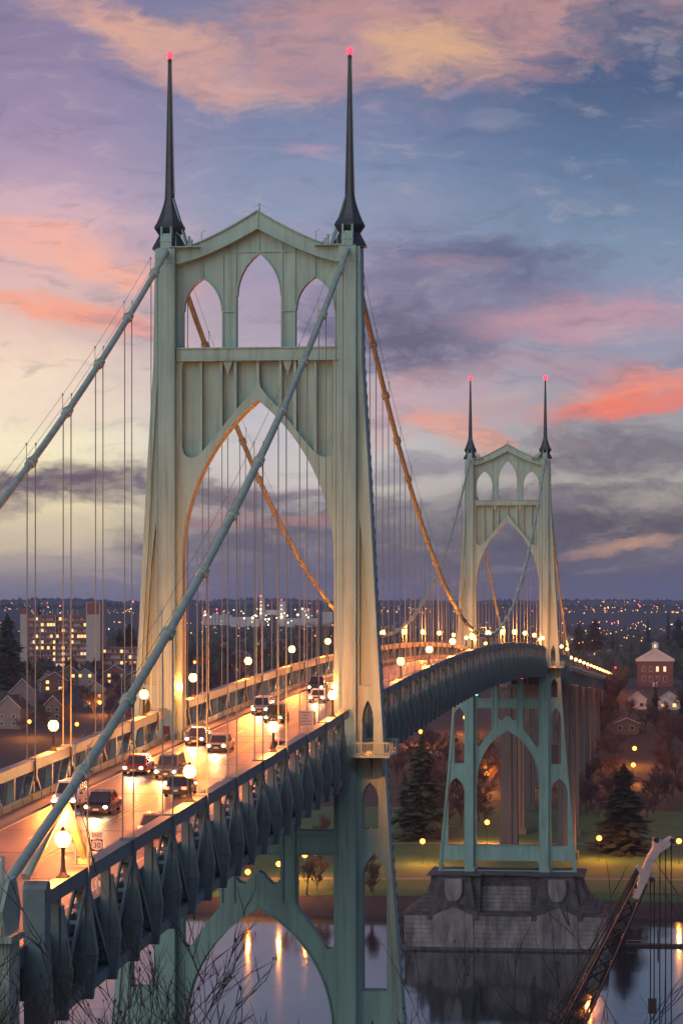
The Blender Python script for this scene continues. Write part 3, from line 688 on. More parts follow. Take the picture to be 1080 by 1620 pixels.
# ---- east approach viaduct
def viaduct_pier(Y, w, d, anchor=False):
    zt = zc(Y) + ROAD - 5.2; zg = min(gz(-8, Y), gz(8, Y)) - 1
    b = MB()
    for s in (-1, 1):
        b.frus(s * 7.6 - w * .62, s * 7.6 + w * .62, -d * .62, d * .62, zg, s * 7.6 - w / 2, s * 7.6 + w / 2, -d / 2, d / 2, zt)
        b.frus(s * 7.6 - w * .2, s * 7.6 + w * .2, -d * .62 - .35, d * .62 + .35, zg, s * 7.6 - w * .16, s * 7.6 + w * .16, -d / 2 - .3, d / 2 + .3, zt)
        b.box(s * 7.6 - w * .8, s * 7.6 + w * .8, -d * .8, d * .8, zg, zg + 3.0)
    ah = zt - 1.5
    b.plate([(-7.6, ah - 9), (7.6, ah - 9), (7.6, zt), (-7.6, zt)], [gothic(-7.6 + w / 2 + .1, 7.6 - w / 2 - .1, ah - 8.9, ah - 6, ah, 8)], -d * .35, d * .35)
    b.box(-7.6 - w * .6, 7.6 + w * .6, -d * .6, d * .6, zt, zt + .9)
    b.build('viaduct_pier', 'viaduct_concrete', BR, loc=(0, Y, 0))
viaduct_pier(499, 3.9, 4.2)
for Y in (548, 600, 652, 704, 756, 808, 860, 910): viaduct_pier(Y, 2.5, 2.6)
for s in (-1, 1):
    for x in (7.0, 2.6):
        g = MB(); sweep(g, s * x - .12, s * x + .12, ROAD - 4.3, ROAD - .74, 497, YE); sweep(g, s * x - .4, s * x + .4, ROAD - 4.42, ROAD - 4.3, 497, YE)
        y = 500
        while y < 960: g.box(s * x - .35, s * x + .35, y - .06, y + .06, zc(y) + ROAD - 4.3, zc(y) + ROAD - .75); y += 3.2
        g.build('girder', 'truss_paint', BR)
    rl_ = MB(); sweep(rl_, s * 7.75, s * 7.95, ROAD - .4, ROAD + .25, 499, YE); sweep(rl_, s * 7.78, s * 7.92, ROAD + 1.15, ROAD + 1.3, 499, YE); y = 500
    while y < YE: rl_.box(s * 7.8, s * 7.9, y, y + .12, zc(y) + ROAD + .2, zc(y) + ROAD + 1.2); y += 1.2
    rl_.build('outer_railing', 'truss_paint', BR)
viaduct_pier(-150, 3.2, 3.2); viaduct_pier(-190, 3, 3)

# ------------------------------------------------------------------ lamps on the bridge
def globe(b, c, r, n=8, k=5, sq=1.0):
    o = len(b.v); b.v.append((c[0], c[1], c[2] - r * sq))
    for i in range(1, k):
        t = math.pi * i / k
        for j in range(n):
            a = 2 * math.pi * j / n; b.v.append((c[0] + r * math.sin(t) * math.cos(a), c[1] + r * math.sin(t) * math.sin(a), c[2] - r * sq * math.cos(t)))
    b.v.append((c[0], c[1], c[2] + r * sq)); e = len(b.v) - 1
    for j in range(n):
        j2 = (j + 1) % n; b.f.append((o, o + 1 + j2, o + 1 + j)); b.f.append((e, e - n + j, e - n + j2)); b.mi += [b.cur] * 2
        for i in range(k - 2): q = o + 1 + i * n; b.f.append((q + j, q + j2, q + n + j2, q + n + j)); b.mi.append(b.cur)
    return b
LAMP_W = 16500.
p_ = MB(); p_.frus(-.3, .3, -.3, .3, 0.05, -.26, .26, -.26, .26, .14); p_.lathe([(.14, .26), (.3, .16), (.55, .11), (1.2, .085), (1.42, .1), (1.5, .16), (1.56, .16)], 8)
LP_POST = p_.mesh('post', 'lamp_iron'); LP_GLOBE = globe(MB(), (0, 0, 1.9), .4, 10, 6, 1.08).mesh('globe', 'lamp_glow', True)
LP_CAP = MB().lathe([(2.28, .16), (2.36, .12), (2.5, .03)], 8).mesh('cap', 'lamp_iron')
ORD = ['first', 'second', 'third', 'fourth', 'fifth', 'sixth', 'seventh', 'eighth', 'ninth', 'tenth', 'eleventh', 'twelfth', 'thirteenth', 'fourteenth', 'fifteenth', 'sixteenth', 'seventeenth', 'eighteenth']
def bridge_lamp(s, Y, label, zoff=0., x=None):
    t = thing('street_lamp', label, 'street lamp', (s * (x or CX), Y, zc(Y) + zoff), 0, 'globe lamps along the bridge')
    link('post', LP_POST, t); link('globe', LP_GLOBE, t); link('cap', LP_CAP, t); point(t, (0, 0, 1.86), LAMP_W, (1, .23, .035), .2)
SIDE = {1: 'near truss', -1: 'far truss'}
for s in (1, -1):
    for k in range(4): bridge_lamp(s, -12.5 - 35.5 * k, f'glowing globe lamp on the {SIDE[s]}, {ORD[k]} on this side of the tall tower')
    for k in range(11): bridge_lamp(s, 12.3 + 34.34 * k, f'glowing globe lamp on the {SIDE[s]}, {ORD[k]} beyond the tall tower')
    for k in range(4): bridge_lamp(s, 381 + 35.5 * k, f'glowing globe lamp on the {SIDE[s]}, {ORD[k]} beyond the smaller tower')
    for k in range(14): bridge_lamp(s, 523 + 34 * k, f'glowing globe lamp on the viaduct railing, {ORD[k]} past the {SIDE[s]} end', ROAD + 1.3, 7.85)
wl = MB(); wl.box(-.08, .08, -.05, .05, -.5, .35); wl.tube([(0, 0, -.4), (.35, 0, -.45), (.4, 0, -.3)], .04, 5)
WLB = wl.mesh('bracket', 'lamp_iron'); WLG = globe(MB(), (.42, 0, 0), .26, 10, 6, 1.3).mesh('globe', 'lamp_glow', True)
for Y, w in ((-1.0, 'tall'), (SPAN - 1.0, 'smaller')):
    for s in (-1, 1):
        t = thing('wall_lamp', f"bright lantern on the inner face of the {w} tower's {'far' if s < 0 else 'near'} leg", 'wall lamp', (s * 7.42 if s > 0 else -7.42, Y - .5, 66.9), math.pi if s > 0 else 0, 'lanterns on the tower legs')
        link('bracket', WLB, t); link('globe', WLG, t); point(t, (.42, 0, 0), 1800, (1, .26, .04), .15)
# red beacons on the spires and navigation lights under the span
for Y, w in ((0, 'tall'), (SPAN, 'smaller')):
    for s in (-1, 1):
        t = thing('aircraft_beacon', f"red beacon on the {w} tower's {'leftmost' if s < 0 else 'rightmost'} spire", 'beacon', (s * 8.2, Y, 123.7), 0, 'red spire beacons')
        MB().lathe([(0, .13), (.12, .13)], 8).build('base', 'lamp_iron', t); globe(MB(), (0, 0, .45), .27 if Y == 0 else .42, 8, 6, 1.35).build('lens', 'red_glow', t, True)
for px, py, cc, lb in ((753, 1098, 'green_glow', 'green navigation light hanging under the middle of the main span'), (825, 1072, 'red_glow', 'red navigation light under the span close to the smaller tower'), (626, 1181, 'red_glow', 'red navigation light under the truss just past the tall tower')):
    r = ray(px, py); d = (8.3 - CAM.x) / r.x; p = CAM + r * d
    t = thing('navigation_light', lb, 'navigation light', p, 0, 'navigation lights under the span')
    b = MB(); b.tube([(0, 0, .2), (0, 0, max(.6, zc(p.y) - 6.1 - p.z))], .05, 5); b.lathe([(.2, .2), (.3, .16)], 8); b.build('stem', 'lamp_iron', t); globe(MB(), (0, 0, 0), .24, 8, 6).build('lens', cc, t, True)

# ------------------------------------------------------------------ signs
def text_mesh(body, size, x, z, y, parent, material, sx=1.):
    c = bpy.data.curves.new('lettering', 'FONT'); c.body = body; c.size = size; c.align_x = 'CENTER'; c.align_y = 'CENTER'; c.extrude = .004; c.resolution_u = 2
    o = bpy.data.objects.new('lettering', c); COL.objects.link(o)
    dg = bpy.context.evaluated_depsgraph_get(); me = bpy.data.meshes.new_from_object(o.evaluated_get(dg)); bpy.data.objects.remove(o)
    me.materials.clear(); me.materials.append(MATS[material]); me.name = 'lettering'
    q = link('lettering', me, parent, (x, y, z)); q.rotation_euler = (R(90), 0, 0); q.scale = (sx, 1, 1); return q
r = ray(154, 1337); d = (6.75 - CAM.x) / r.x; p = CAM + r * d
sg = thing('route_sign', 'route shield sign reading EAST 30 beside the near truss', 'road sign', (p.x, p.y, zc(p.y) + ROAD))
h = p.z - (zc(p.y) + ROAD)
MB().box(-.04, .04, .0, .06, 0, h + .55).build('post', 'chrome', sg)
MB().box(-.31, .31, -.03, -.01, h + .36, h + .70).build('direction_plate', 'sign_white', sg)
MB().box(-.31, .31, -.03, -.01, h - .33, h + .30).build('shield_plate', 'sign_black', sg)
sh = [(0, -.29), (.13, -.25), (.26, -.19), (.295, -.08), (.27, .06), (.29, .17), (.2, .26), (.1, .24), (0, .27)]
MB().plate([(x, z + h) for x, z in sh] + [(-x, z + h) for x, z in reversed(sh[1:-1])], [], -.045, -.031).build('shield', 'sign_white', sg)
MB().box(-.31, .31, -.03, -.01, h - .75, h - .4).build('lower_plate', 'sign_white', sg)
text_mesh('EAST', .24, 0, h + .53, -.036, sg, 'sign_black'); text_mesh('30', .42, 0, h - .02, -.05, sg, 'sign_black')
r = ray(484, 1136); d = (7.0 - CAM.x) / r.x; p = CAM + r * d
sg = thing('notice_sign', 'pale notice board with five lines of small print beside the near truss', 'road sign', (p.x, p.y, zc(p.y) + ROAD)); h = p.z - sg.location.z
MB().box(-.55, .55, -.03, .0, h - .68, h + .62).build('board', 'sign_pink', sg)
MB().box(-.6, -.55, -.02, .03, 0, h + .64).build('post', 'lamp_iron', sg); MB().box(.66, .74, -.02, .06, 0, h + .55).build('post', 'lamp_iron', sg)
b = MB()
for i, (a, c) in enumerate(((-.42, .34), (-.22, .18), (-.34, .22), (-.44, .4), (-.44, .42))):
    x = a; z = h + .46 - .24 * i
    while x < c: w = rnd.uniform(.05, .09); b.box(x, min(c, x + w), -.034, -.031, z - .055, z + .05); x += w + .035
tag(b.build('print_line', 'plaque_brown', sg), kind='stuff')
tag(MB().box(-8.5, -7.85, -1.99, -1.93, 62.2, 63.4).build('plaque', 'plaque_brown'), "brown plaque on the front of the tall tower's far leg at road level", 'plaque')

# ------------------------------------------------------------------ cars on the deck
def make_car(paint, kind):
    """front towards -Y"""
    Lh, Wd, Hh = ((2.3, .9, 1.46) if kind == 'sedan' else (2.35, .94, 1.78))
    bd = MB(); bl = .72 if kind == 'sedan' else .9
    pr = [(-Lh, .34), (-Lh + .04, .6), (-Lh + .25, bl - .1), (-Lh + 1.1, bl + .05), (Lh - .55, bl + .08), (Lh - .06, bl), (Lh, .62), (Lh - .05, .32), (Lh - .4, .24), (-Lh + .4, .24)]
    n = len(pr)
    for x, k in ((-Wd, .0), (-Wd + .1, 1.), (Wd - .1, 1.), (Wd, .0)):
        for y, z in pr: bd.v.append((x, y * (.97 + .03 * k), z if k else min(z, bl - .06)))
    for a in range(3):
        for i in range(n): bd.f.append((a * n + i, a * n + (i + 1) % n, (a + 1) * n + (i + 1) % n, (a + 1) * n + i)); bd.mi.append(0)
    bd.f += [tuple(range(n)), tuple(range(4 * n - 1, 3 * n - 1, -1))]; bd.mi += [0, 0]
    f0, f1, r1, r0 = (-1.25, -.55, 1.0, 1.75) if kind == 'sedan' else (-1.3, -.65, 1.95, 2.2)
    cb = MB(); cb.frus(-Wd + .08, Wd - .08, f0, r0, bl, -Wd + .22, Wd - .22, f1, r1, Hh)
    wn = MB(); t = .12; zl, zh = bl + .08, Hh - .1
    for s in (-1, 1):
        x0, x1 = s * (Wd - .07), s * (Wd - .195)
        for ya, yb, yc, yd in ((f0 + .28, .1, .1, f1 + .1), (.2, r0 - .35, r1 - .1, .2)): wn.add([(x0, ya, zl), (x0, yb, zl), (x1, yc, zh), (x1, yd, zh)], [(0, 1, 2, 3)])
    wn.add([(-Wd + .2, f0 + .06, zl), (Wd - .2, f0 + .06, zl), (Wd - .3, f1 - .1, zh), (-Wd + .3, f1 - .1, zh)], [(0, 1, 2, 3)]); wn.v[-4:] = [(x, y - .05, z) for x, y, z in wn.v[-4:]]
    wn.add([(-Wd + .2, r0 - .02, zl), (Wd - .2, r0 - .02, zl), (Wd - .3, r1 + .12, zh), (-Wd + .3, r1 + .12, zh)], [(0, 1, 2, 3)]); wn.v[-4:] = [(x, y + .03, z) for x, y, z in wn.v[-4:]]
    me = dict(body=bd.mesh('body', paint), cabin=cb.mesh('cabin', paint), glass=wn.mesh('glass', 'win_dark'))
    w = MB(); w.tube([(-.11, 0, 0), (.11, 0, 0)], .33, 12); me['wheel'] = w.mesh('wheel', 'rubber'); w = MB(); w.tube([(-.12, 0, 0), (.12, 0, 0)], .19, 8); me['rim'] = w.mesh('rim', 'chrome')
    me['head'] = globe(MB(), (0, 0, 0), .13, 8, 5, .75).mesh('headlight', 'head_glow', True)
    me['tail'] = MB().box(-.17, .17, -.04, .04, -.09, .09).mesh('taillight', 'tail_glow')
    me['bump'] = MB().box(-Wd + .06, Wd - .06, -.08, .08, .3, .49).mesh('bumper', 'lamp_iron')
    me['plate'] = MB().box(-.2, .2, -.012, .012, -.07, .07).mesh('number_plate', 'sign_white'); me['grille'] = MB().box(-.42, .42, -.03, .03, -.09, .09).mesh('grille', 'sign_black')
    return me, Lh, Wd
CARM = {}
def car(paint, kind, x, Y, away, label):
    if (paint, kind) not in CARM: CARM[(paint, kind)] = make_car(paint, kind)
    me, Lh, Wd = CARM[(paint, kind)]
    t = thing('car', label, 'car', (x, Y, zc(Y) + ROAD + .01), 0, 'cars driving over the bridge')
    sl_ = math.atan((zc(Y + 1) - zc(Y - 1)) / 2); t.rotation_euler = (-sl_ if away else sl_, 0, math.pi if away else 0)
    b = link('body', me['body'], t); link('cabin', me['cabin'], t); link('glass', me['glass'], t); link('bumper', me['bump'], t, (0, -Lh + .02, 0)); link('bumper', me['bump'], t, (0, Lh - .02, 0))
    link('number_plate', me['plate'], t, (0, -Lh - .09, .42)); link('number_plate', me['plate'], t, (0, Lh + .09, .55)); link('grille', me['grille'], t, (0, -Lh - .0, .6))
    for sx in (-1, 1):
        link('mirror', me['grille'], t, (sx * (Wd + .02), -.85, .98)).scale = (.22, 1.5, .7)
        for yy in (-1.4, 1.4): w = link('wheel', me['wheel'], t, (sx * (Wd - .1), yy, .33)); link('rim', me['rim'], w)
        link('headlight', me['head'], t, (sx * (Wd - .25), -Lh - .03, .6)); link('taillight', me['tail'], t, (sx * (Wd - .26), Lh + .0, .72))
    l = bpy.data.lights.new('headlight_beam', 'SPOT'); l.energy = 1500; l.color = (1, .5, .17); l.spot_size = R(62); l.spot_blend = 1; l.shadow_soft_size = .2
    o = bpy.data.objects.new('headlight_beam', l); COL.objects.link(o); o.parent = t; o.location = (0, -Lh - .35, .75); o.rotation_euler = (R(83), 0, math.pi)
for a in (('car_silver', 'sedan', -1.6, -97, 0, 'silver sedan with lit headlights, nearest the cable strut in the inner oncoming lane'),
          ('car_white', 'van', -4.7, -58, 0, 'white van with lit headlights in the outer oncoming lane before the tall tower'),
          ('car_black', 'sedan', -1.6, -62, 0, 'black sedan with lit headlights in the inner oncoming lane, abreast of the white van'),
          ('car_red', 'sedan', -4.7, -33, 0, 'red sedan with lit headlights just behind the white van'),
          ('car_grey', 'van', -1.6, -36, 0, 'grey van with lit headlights beside the red sedan'),
          ('car_tan', 'sedan', -1.6, -12, 0, 'tan sedan with lit headlights passing the tall tower in the inner lane'),
          ('car_blue', 'sedan', -4.7, -5, 0, 'blue sedan with lit headlights passing the tall tower beside the far parapet'),
          ('car_green', 'van', -1.6, 22, 0, 'dark green van with lit headlights just beyond the tall tower'),
          ('car_silver', 'van', -4.7, 34, 0, 'silver van with lit headlights beyond the tall tower beside the far parapet'),
          ('car_white', 'sedan', -1.6, 55, 0, 'white sedan with lit headlights following the dark green van'),
          ('car_black', 'van', -4.7, 78, 0, 'black van with lit headlights following the silver van'),
          ('car_red', 'van', -1.6, 96, 0, 'red van with lit headlights near the middle of the main span'),
          ('car_blue', 'van', -4.7, 130, 0, 'blue van with lit headlights near the crest of the span'),
          ('car_grey', 'sedan', 4.6, -75, 1, 'grey sedan with red tail lights behind the near truss'),
          ('car_green', 'sedan', 1.7, -50, 1, 'dark green sedan with red tail lights driving away before the tall tower'),
          ('car_red', 'sedan', 4.6, -18, 1, 'red sedan with tail lights driving away close to the notice board'),
          ('car_tan', 'van', 1.7, 60, 1, 'tan van with red tail lights driving away over the main span'),
          ('car_silver', 'sedan', 4.6, 850, 1, 'silver sedan with red tail lights at the far end of the viaduct'),
          ('car_black', 'sedan', 1.7, 905, 1, 'black sedan with red tail lights at the far end of the viaduct'),
          ('car_white', 'van', 4.6, 950, 1, 'white van with red tail lights at the far end of the viaduct')): car(*a)

# ------------------------------------------------------------------ trees
def bare_tree(seed, H, mt, tw=.035, dens=1.):
    r_ = random.Random(seed); tr = MB(); cr = MB()
    def grow(p, d, ln_, rad, lev):
        n = 3; pts = [p]; q = p.copy(); dd = d.copy()
        for i in range(n):
            dd = (dd + Vector((r_.uniform(-.18, .18), r_.uniform(-.18, .18), r_.uniform(-.05, .16)))).normalized(); q = q + dd * (ln_ / n); pts.append(q.copy())
        (tr if lev < 3 else cr).tube(pts, [rad, rad * .85, rad * .7, rad * .5], 6 if lev == 0 else 3, caps=False)
        if lev >= 5: return
        kids = int({0: 8, 1: 5, 2: 5, 3: 4, 4: 3}[lev] * dens)
        for i in range(kids):
            t = r_.uniform(.35, 1.) if lev else r_.uniform(.3, 1.)
            k = min(n - 1, int(t * n)); b_ = pts[k].lerp(pts[k + 1], t * n - k)
            az = r_.uniform(0, 6.283); sp_ = r_.uniform(.6, 1.25)
            nd = (dd + Vector((math.cos(az), math.sin(az), r_.uniform(-.15, .4))) * sp_).normalized()
            grow(b_, nd, ln_ * r_.uniform(.45, .68) * (1.15 - .3 * t if lev == 0 else 1), max(tw * .5, rad * .52), lev + 1)
    grow(Vector((0, 0, -.3)), Vector((0, 0, 1)), H * .55, H * .022, 0)
    return tr.mesh('trunk', mt), cr.mesh('crown', mt)
def conifer(seed, H, Rr, mt, full=1., pw=.8):
    r_ = random.Random(seed); tr = MB(); tr.tube([(0, 0, -.3), (0, 0, H * .97)], [H * .018, .03], 6); cr = MB()
    n = int(95 * full)
    for i in range(n):
        t = (i / n) ** .85; z = H * (.08 + .9 * t); rad = Rr * (1 - t) ** pw * r_.uniform(.4, 1.2) * (.85 + .25 * math.sin(t * 23 + seed)) + .12; k = 7 if t < .8 else 5
        a0 = r_.uniform(0, 6.28)
        for j in range(k):
            a = a0 + 6.283 * j / k + r_.uniform(-.3, .3); L_ = rad * r_.uniform(.55, 1.2); w = L_ * r_.uniform(.16, .3); dz = -L_ * r_.uniform(-.1, .4)
            c, s = math.cos(a), math.sin(a)
            for m0, m1, up in ((.05, .6, .1), (.45, 1., -.04)):
                pa = (c * L_ * m0, s * L_ * m0, z + dz * m0 + .1); pb = (c * L_ * (m0 + m1) / 2 - s * w, s * L_ * (m0 + m1) / 2 + c * w, z + dz * (m0 + m1) / 2 - w * .35)
                pc = (c * L_ * m1, s * L_ * m1, z + dz * m1 + up * L_); pd = (c * L_ * (m0 + m1) / 2 + s * w, s * L_ * (m0 + m1) / 2 - c * w, z + dz * (m0 + m1) / 2 - w * .35)
                cr.add([pa, pb, pc, pd], [(0, 1, 2), (0, 2, 3)])
    return tr.mesh('trunk', 'bark_dark'), cr.mesh('crown', mt)
BT = [bare_tree(i, 13., mt_, .034) for i, mt_ in enumerate(('bark', 'bark_red', 'bark', 'bark_red'))]
CT = [conifer(20, 20, 6.4, 'needle', 2.3, .55), conifer(21, 22, 4.2, 'needle'), conifer(22, 18, 5.4, 'needle_pale', 1.7, .65)]
def tree(me, loc, sc, rz, name, label, group):
    t = thing(name, label, 'tree', loc, rz, group); t.scale = (sc[0], sc[0], sc[1])
    link('trunk', me[0], t); link('crown', me[1], t)
def at_px(me, px, pyb, pyt, H0, name, label, group, wide=1., d0=380.):
    p = on_ground(px, pyb, d0); d = (p - CAM).dot(FW); hh = (pyb - pyt) * d / FPX; k = hh / H0
    tree(me, p, (k * wide, k), rnd.uniform(0, 6.28), name, label, group)
for px, pyb, pyt, k, w, lb in ((986, 1350, 1204, 0, 1.15, 'large dark evergreen standing alone on the lawn to the right of the viaduct piers'), (1036, 1150, 1072, 1, 1., 'tall narrow evergreen in front of the brick hall'), (668, 1330, 1160, 2, 1.1, 'big dark evergreen just left of the smaller tower'),
                             (1078, 1140, 1085, 1, 1., 'dark evergreen at the picture edge below the brick hall'), (62, 1056, 944, 1, .8, 'tall evergreen rising behind the apartment block'), (12, 1090, 968, 0, .9, 'broad evergreen left of the apartment block'), (940, 1045, 978, 0, 1.2, 'dark evergreen behind the viaduct end'), (915, 1048, 982, 2, 1.2, 'evergreen next to the viaduct lamps on the horizon'),
                             (1024, 1030, 972, 1, .8, 'slim evergreen behind the cupola of the brick hall'), (1056, 1030, 962, 1, .7, 'tallest slim evergreen on the skyline above the brick hall'), (1072, 1035, 975, 0, 1., 'bushy evergreen behind the brick hall at the picture edge'), (205, 1065, 985, 0, 1., 'dark evergreen between the apartment block and the tall tower'), (190, 1062, 992, 2, 1., 'evergreen close behind the low wing of the apartments'), (150, 1078, 1040, 2, 1.3, 'round evergreen at the foot of the apartment block'),
                             (968, 1046, 992, 1, .9, 'slender evergreen left of the brick hall'), (640, 1320, 1215, 1, 1.2, 'evergreen in the shade beneath the main span')):
    at_px(CT[k], px, pyb, pyt, (20, 22, 18)[k], 'evergreen_tree', lb, 'evergreen trees', w)
def bare(px, pyb, pyt, label, group, wide=1.):
    if 982 < px < 1078 and pyt < 1088 and pyb > 1045: return
    if 975 < px < 1030 and 1165 < pyb < 1300 and pyt < 1225: return
    k = rnd.randrange(4); q = ('tall ' if pyb - pyt > 48 else 'low ') + ('reddish ' if k % 2 else 'grey-brown ')
    at_px(BT[k], px, pyb, pyt, 13.2, 'bare_tree', q + label.replace('brown ', ''), group, wide)
for i in range(84): 
    py = rnd.uniform(1100, 1300); bare(rnd.uniform(895, 1090), py, py - rnd.uniform(40, 78), 'leafless brown tree on the slope right of the viaduct', 'leafless trees right of the viaduct', 1.1)
for i in range(16):
    py = rnd.uniform(1345, 1440); bare(rnd.uniform(300, 625), py, py - rnd.uniform(40, 75), 'leafless tree on the far shore behind the lower arch of the tall tower', 'leafless trees on the far shore', .8)
for i in range(30):
    py = rnd.uniform(1205, 1330); bare(rnd.uniform(622, 790), py, py - rnd.uniform(45, 80), 'leafless tree around the foot of the smaller tower', 'leafless trees by the smaller tower')
for i in range(44):
    py = rnd.uniform(1055, 1160); bare(rnd.uniform(-10, 235), py, py - rnd.uniform(22, 48), 'leafless tree among the houses below the apartment block', 'leafless trees among the houses', 1.2)
for i in range(46):
    py = rnd.uniform(1015, 1120); bare(rnd.uniform(285, 545), py, py - rnd.uniform(18, 46), 'leafless tree seen over the deck beyond the tall tower', 'leafless trees beyond the deck', 1.3)
for i in range(30):
    py = rnd.uniform(1005, 1090); bare(rnd.uniform(880, 1085), py, py - rnd.uniform(16, 34), 'leafless tree around the brick hall', 'leafless trees around the hall', 1.3)

# ------------------------------------------------------------------ far woods, ridges and town lights
def ridge(name, d, pyt, amp, seed, wpx=2600):
    b = MB(); n = 160
    for i in range(n):
        px = 540 - wpx / 2 + wpx * i / (n - 1); r_ = ray(px, 959); p = CAM + r_ * d
        zt = CAM.z + (HY - pyt + amp * mnoise.noise((px * .006, seed, 0)) + amp * .4 * mnoise.noise((px * .02, seed, 3))) * d / FPX
        q = CAM + r_ * (d * .86); e = CAM + r_ * (d * 1.12)
        b.v += [(q.x, q.y, 26), ((p.x + q.x) / 2, (p.y + q.y) / 2, 26 + (zt - 26) * .62), (p.x, p.y, zt), (e.x, e.y, 26)]
        if i:
            for k in range(3): o = 4 * (i - 1); b.f.append((o + k, o + 4 + k, o + 5 + k, o + 1 + k)); b.mi.append(0)
    o = b.build(name, 'ridge_wood', smooth=True); o['kind'] = 'structure'; return b.v
def cone_wood(name, label, pts, mt):
    b = MB()
    for (x, y, z, hh, w) in pts:
        o = len(b.v); a0 = rnd.uniform(0, 6)
        b.v += [(x + w * math.cos(a0 + 1.257 * k), y + w * math.sin(a0 + 1.257 * k), z + (rnd.random() * .3) * hh) for k in range(5)] + [(x + w * .6 * math.cos(a0 + .6 + 1.257 * k), y + w * .6 * math.sin(a0 + .6 + 1.257 * k), z + hh * rnd.uniform(.45, .7)) for k in range(5)] + [(x, y, z + hh)]
        for k in range(5):
            k2 = (k + 1) % 5; b.f += [(o + k, o + k2, o + 5 + k2, o + 5 + k), (o + 5 + k, o + 5 + k2, o + 10)]; b.mi += [0, 0]
    o = b.build(name, mt); o['kind'] = 'stuff'; tag(o, label, 'wood')
RV = ridge('hills', 7600, 950, 5, 1.)
RV2 = ridge('hills', 5200, 958, 4, 8.)
pts = []
for V_, n in ((RV, 900), (RV2, 700)):
    tops = [V_[i] for i in range(2, len(V_), 4)]
    for i in range(n):
        t = rnd.uniform(.08, .92) * (len(tops) - 1); k = int(t); a, c = Vector(tops[k]), Vector(tops[k + 1]); p = a.lerp(c, t - k); bk = rnd.uniform(0, .05)
        pts.append((p.x - FW.x * 400 * bk * 5, p.y - FW.y * 400 * bk * 5, p.z - 6 - 60 * bk * 1.5, rnd.uniform(6, 14), rnd.uniform(5, 11)))
cone_wood('ridge_wood', 'dark wooded skyline on the far ridges', pts, 'ridge_wood')
pts = []
for i in range(2600):
    d = 1350 * (5200 / 1350) ** rnd.random(); px = rnd.uniform(-60, 1140); p = CAM + ray(px, 959) * d
    if mnoise.noise((p.x * .004, p.y * .002, 4.)) < -.12: continue
    if -262 < p.x < -170 and 1100 < p.y < 1240: continue
    if p.y < 1150 and abs(p.x - 26) < 60: continue
    pts.append((p.x, p.y, gz(p.x, p.y) - 1, rnd.uniform(7, 15), rnd.uniform(4, 8)))
cone_wood('town_wood', 'dark mass of trees over the distant town', pts, 'needle')

def city(name, label, n, mt, fn):
    b = MB()
    for i in range(n):
        px, py, sz = fn(); p = on_ground(px, py, 1300, 15) if py > 970 else CAM + ray(px, py) * rnd.uniform(3900, 4300)
        d = (p - CAM).dot(FW); p = CAM + ray(px, py) * (d * .97); rr_ = sz * d / FPX
        globe(b, p, rr_, 5, 3)
    o = b.build(name, mt); o['kind'] = 'stuff'; tag(o, label, 'lights')
def f_or():
    c = rnd.choice([(1000, 985, 75, 14), (1000, 970, 80, 10), (960, 985, 60, 12), (60, 970, 70, 10), (190, 972, 25, 8), (640, 970, 30, 6), (920, 972, 40, 8), (270, 990, 40, 12), (420, 985, 110, 12), (20, 985, 40, 12), (1000, 962, 70, 6), (740, 985, 120, 12)])
    return rnd.gauss(c[0], c[2]), max(952, min(1030, rnd.gauss(c[1], c[3]))), rnd.choice([.4, .5, .6, .75, 1.0])
city('town_light', 'scatter of tiny orange lights of the distant town', 520, 'city_orange', f_or)
city('town_light', 'scatter of tiny white lights of the distant town', 70, 'city_white', lambda: (rnd.uniform(-20, 1100), rnd.uniform(958, 1000), rnd.choice([.5, .7, .9])))
city('town_light', 'scatter of tiny red lights of the distant town', 36, 'city_red', lambda: (rnd.uniform(-20, 1100), rnd.uniform(950, 990), rnd.choice([.6, .8, 1.1])))
# grain terminal on the horizon, seen through the tall tower's arch
D = 4600.
def hz(px, py): return CAM + ray(px, py) * D
GT = thing('grain_terminal', 'floodlit pale industrial plant on the horizon seen through the great arch', 'industrial plant', hz(420, 985))
def gbox(name, px0, px1, pyt, pyb, dep, mt='silo'):
    a, c = hz(px0, pyb), hz(px1, pyt); l = GT.location
    MB().box(a.x - l.x, c.x - l.x, -dep / 2, dep / 2, a.z - l.z - 6, c.z - l.z).build(name, mt, GT)
for k in range(9):
    a = hz(322 + k * 5.2, 984); c = hz(322, 971 + (k % 3) * 1.5); l = GT.location
    MB().lathe([(a.z - l.z - 5, 2.6), (c.z - l.z, 2.6), (c.z - l.z + 1.4, .6)], 10, (a.x - l.x, 0)).build('silo', 'silo', GT)
for n_, a in (('headhouse', (411, 419, 946, 985, 12)), ('headhouse', (443, 452, 951, 985, 14)), ('shed', (365, 400, 976, 986, 20)), ('shed', (455, 505, 978, 986, 20)), ('conveyor', (419, 443, 965, 967, 4)), ('annex', (478, 492, 962, 985, 12)), ('annex', (512, 528, 968, 985, 12)), ('shed', (392, 412, 979, 986, 24))): gbox(n_, *a)
for px, py, c in [(rnd.uniform(318, 530), rnd.uniform(968, 988), 'city_white') for _ in range(34)] + [(415, y, 'city_white') for y in (952, 958, 964, 970)] + [(447, y, 'city_white') for y in (958, 964, 971, 978)] + [(447, 949, 'city_red'), (415, 943, 'city_red'), (372, 965, 'city_white'), (384, 967, 'city_white'), (480, 963, 'city_white')]:
    p = hz(px, py) - GT.location; p.y -= 14; globe(MB(), p, rnd.choice([.8, 1., 1.4, 1.9]) * D / FPX, 6, 4).build('flood_light', c, GT)

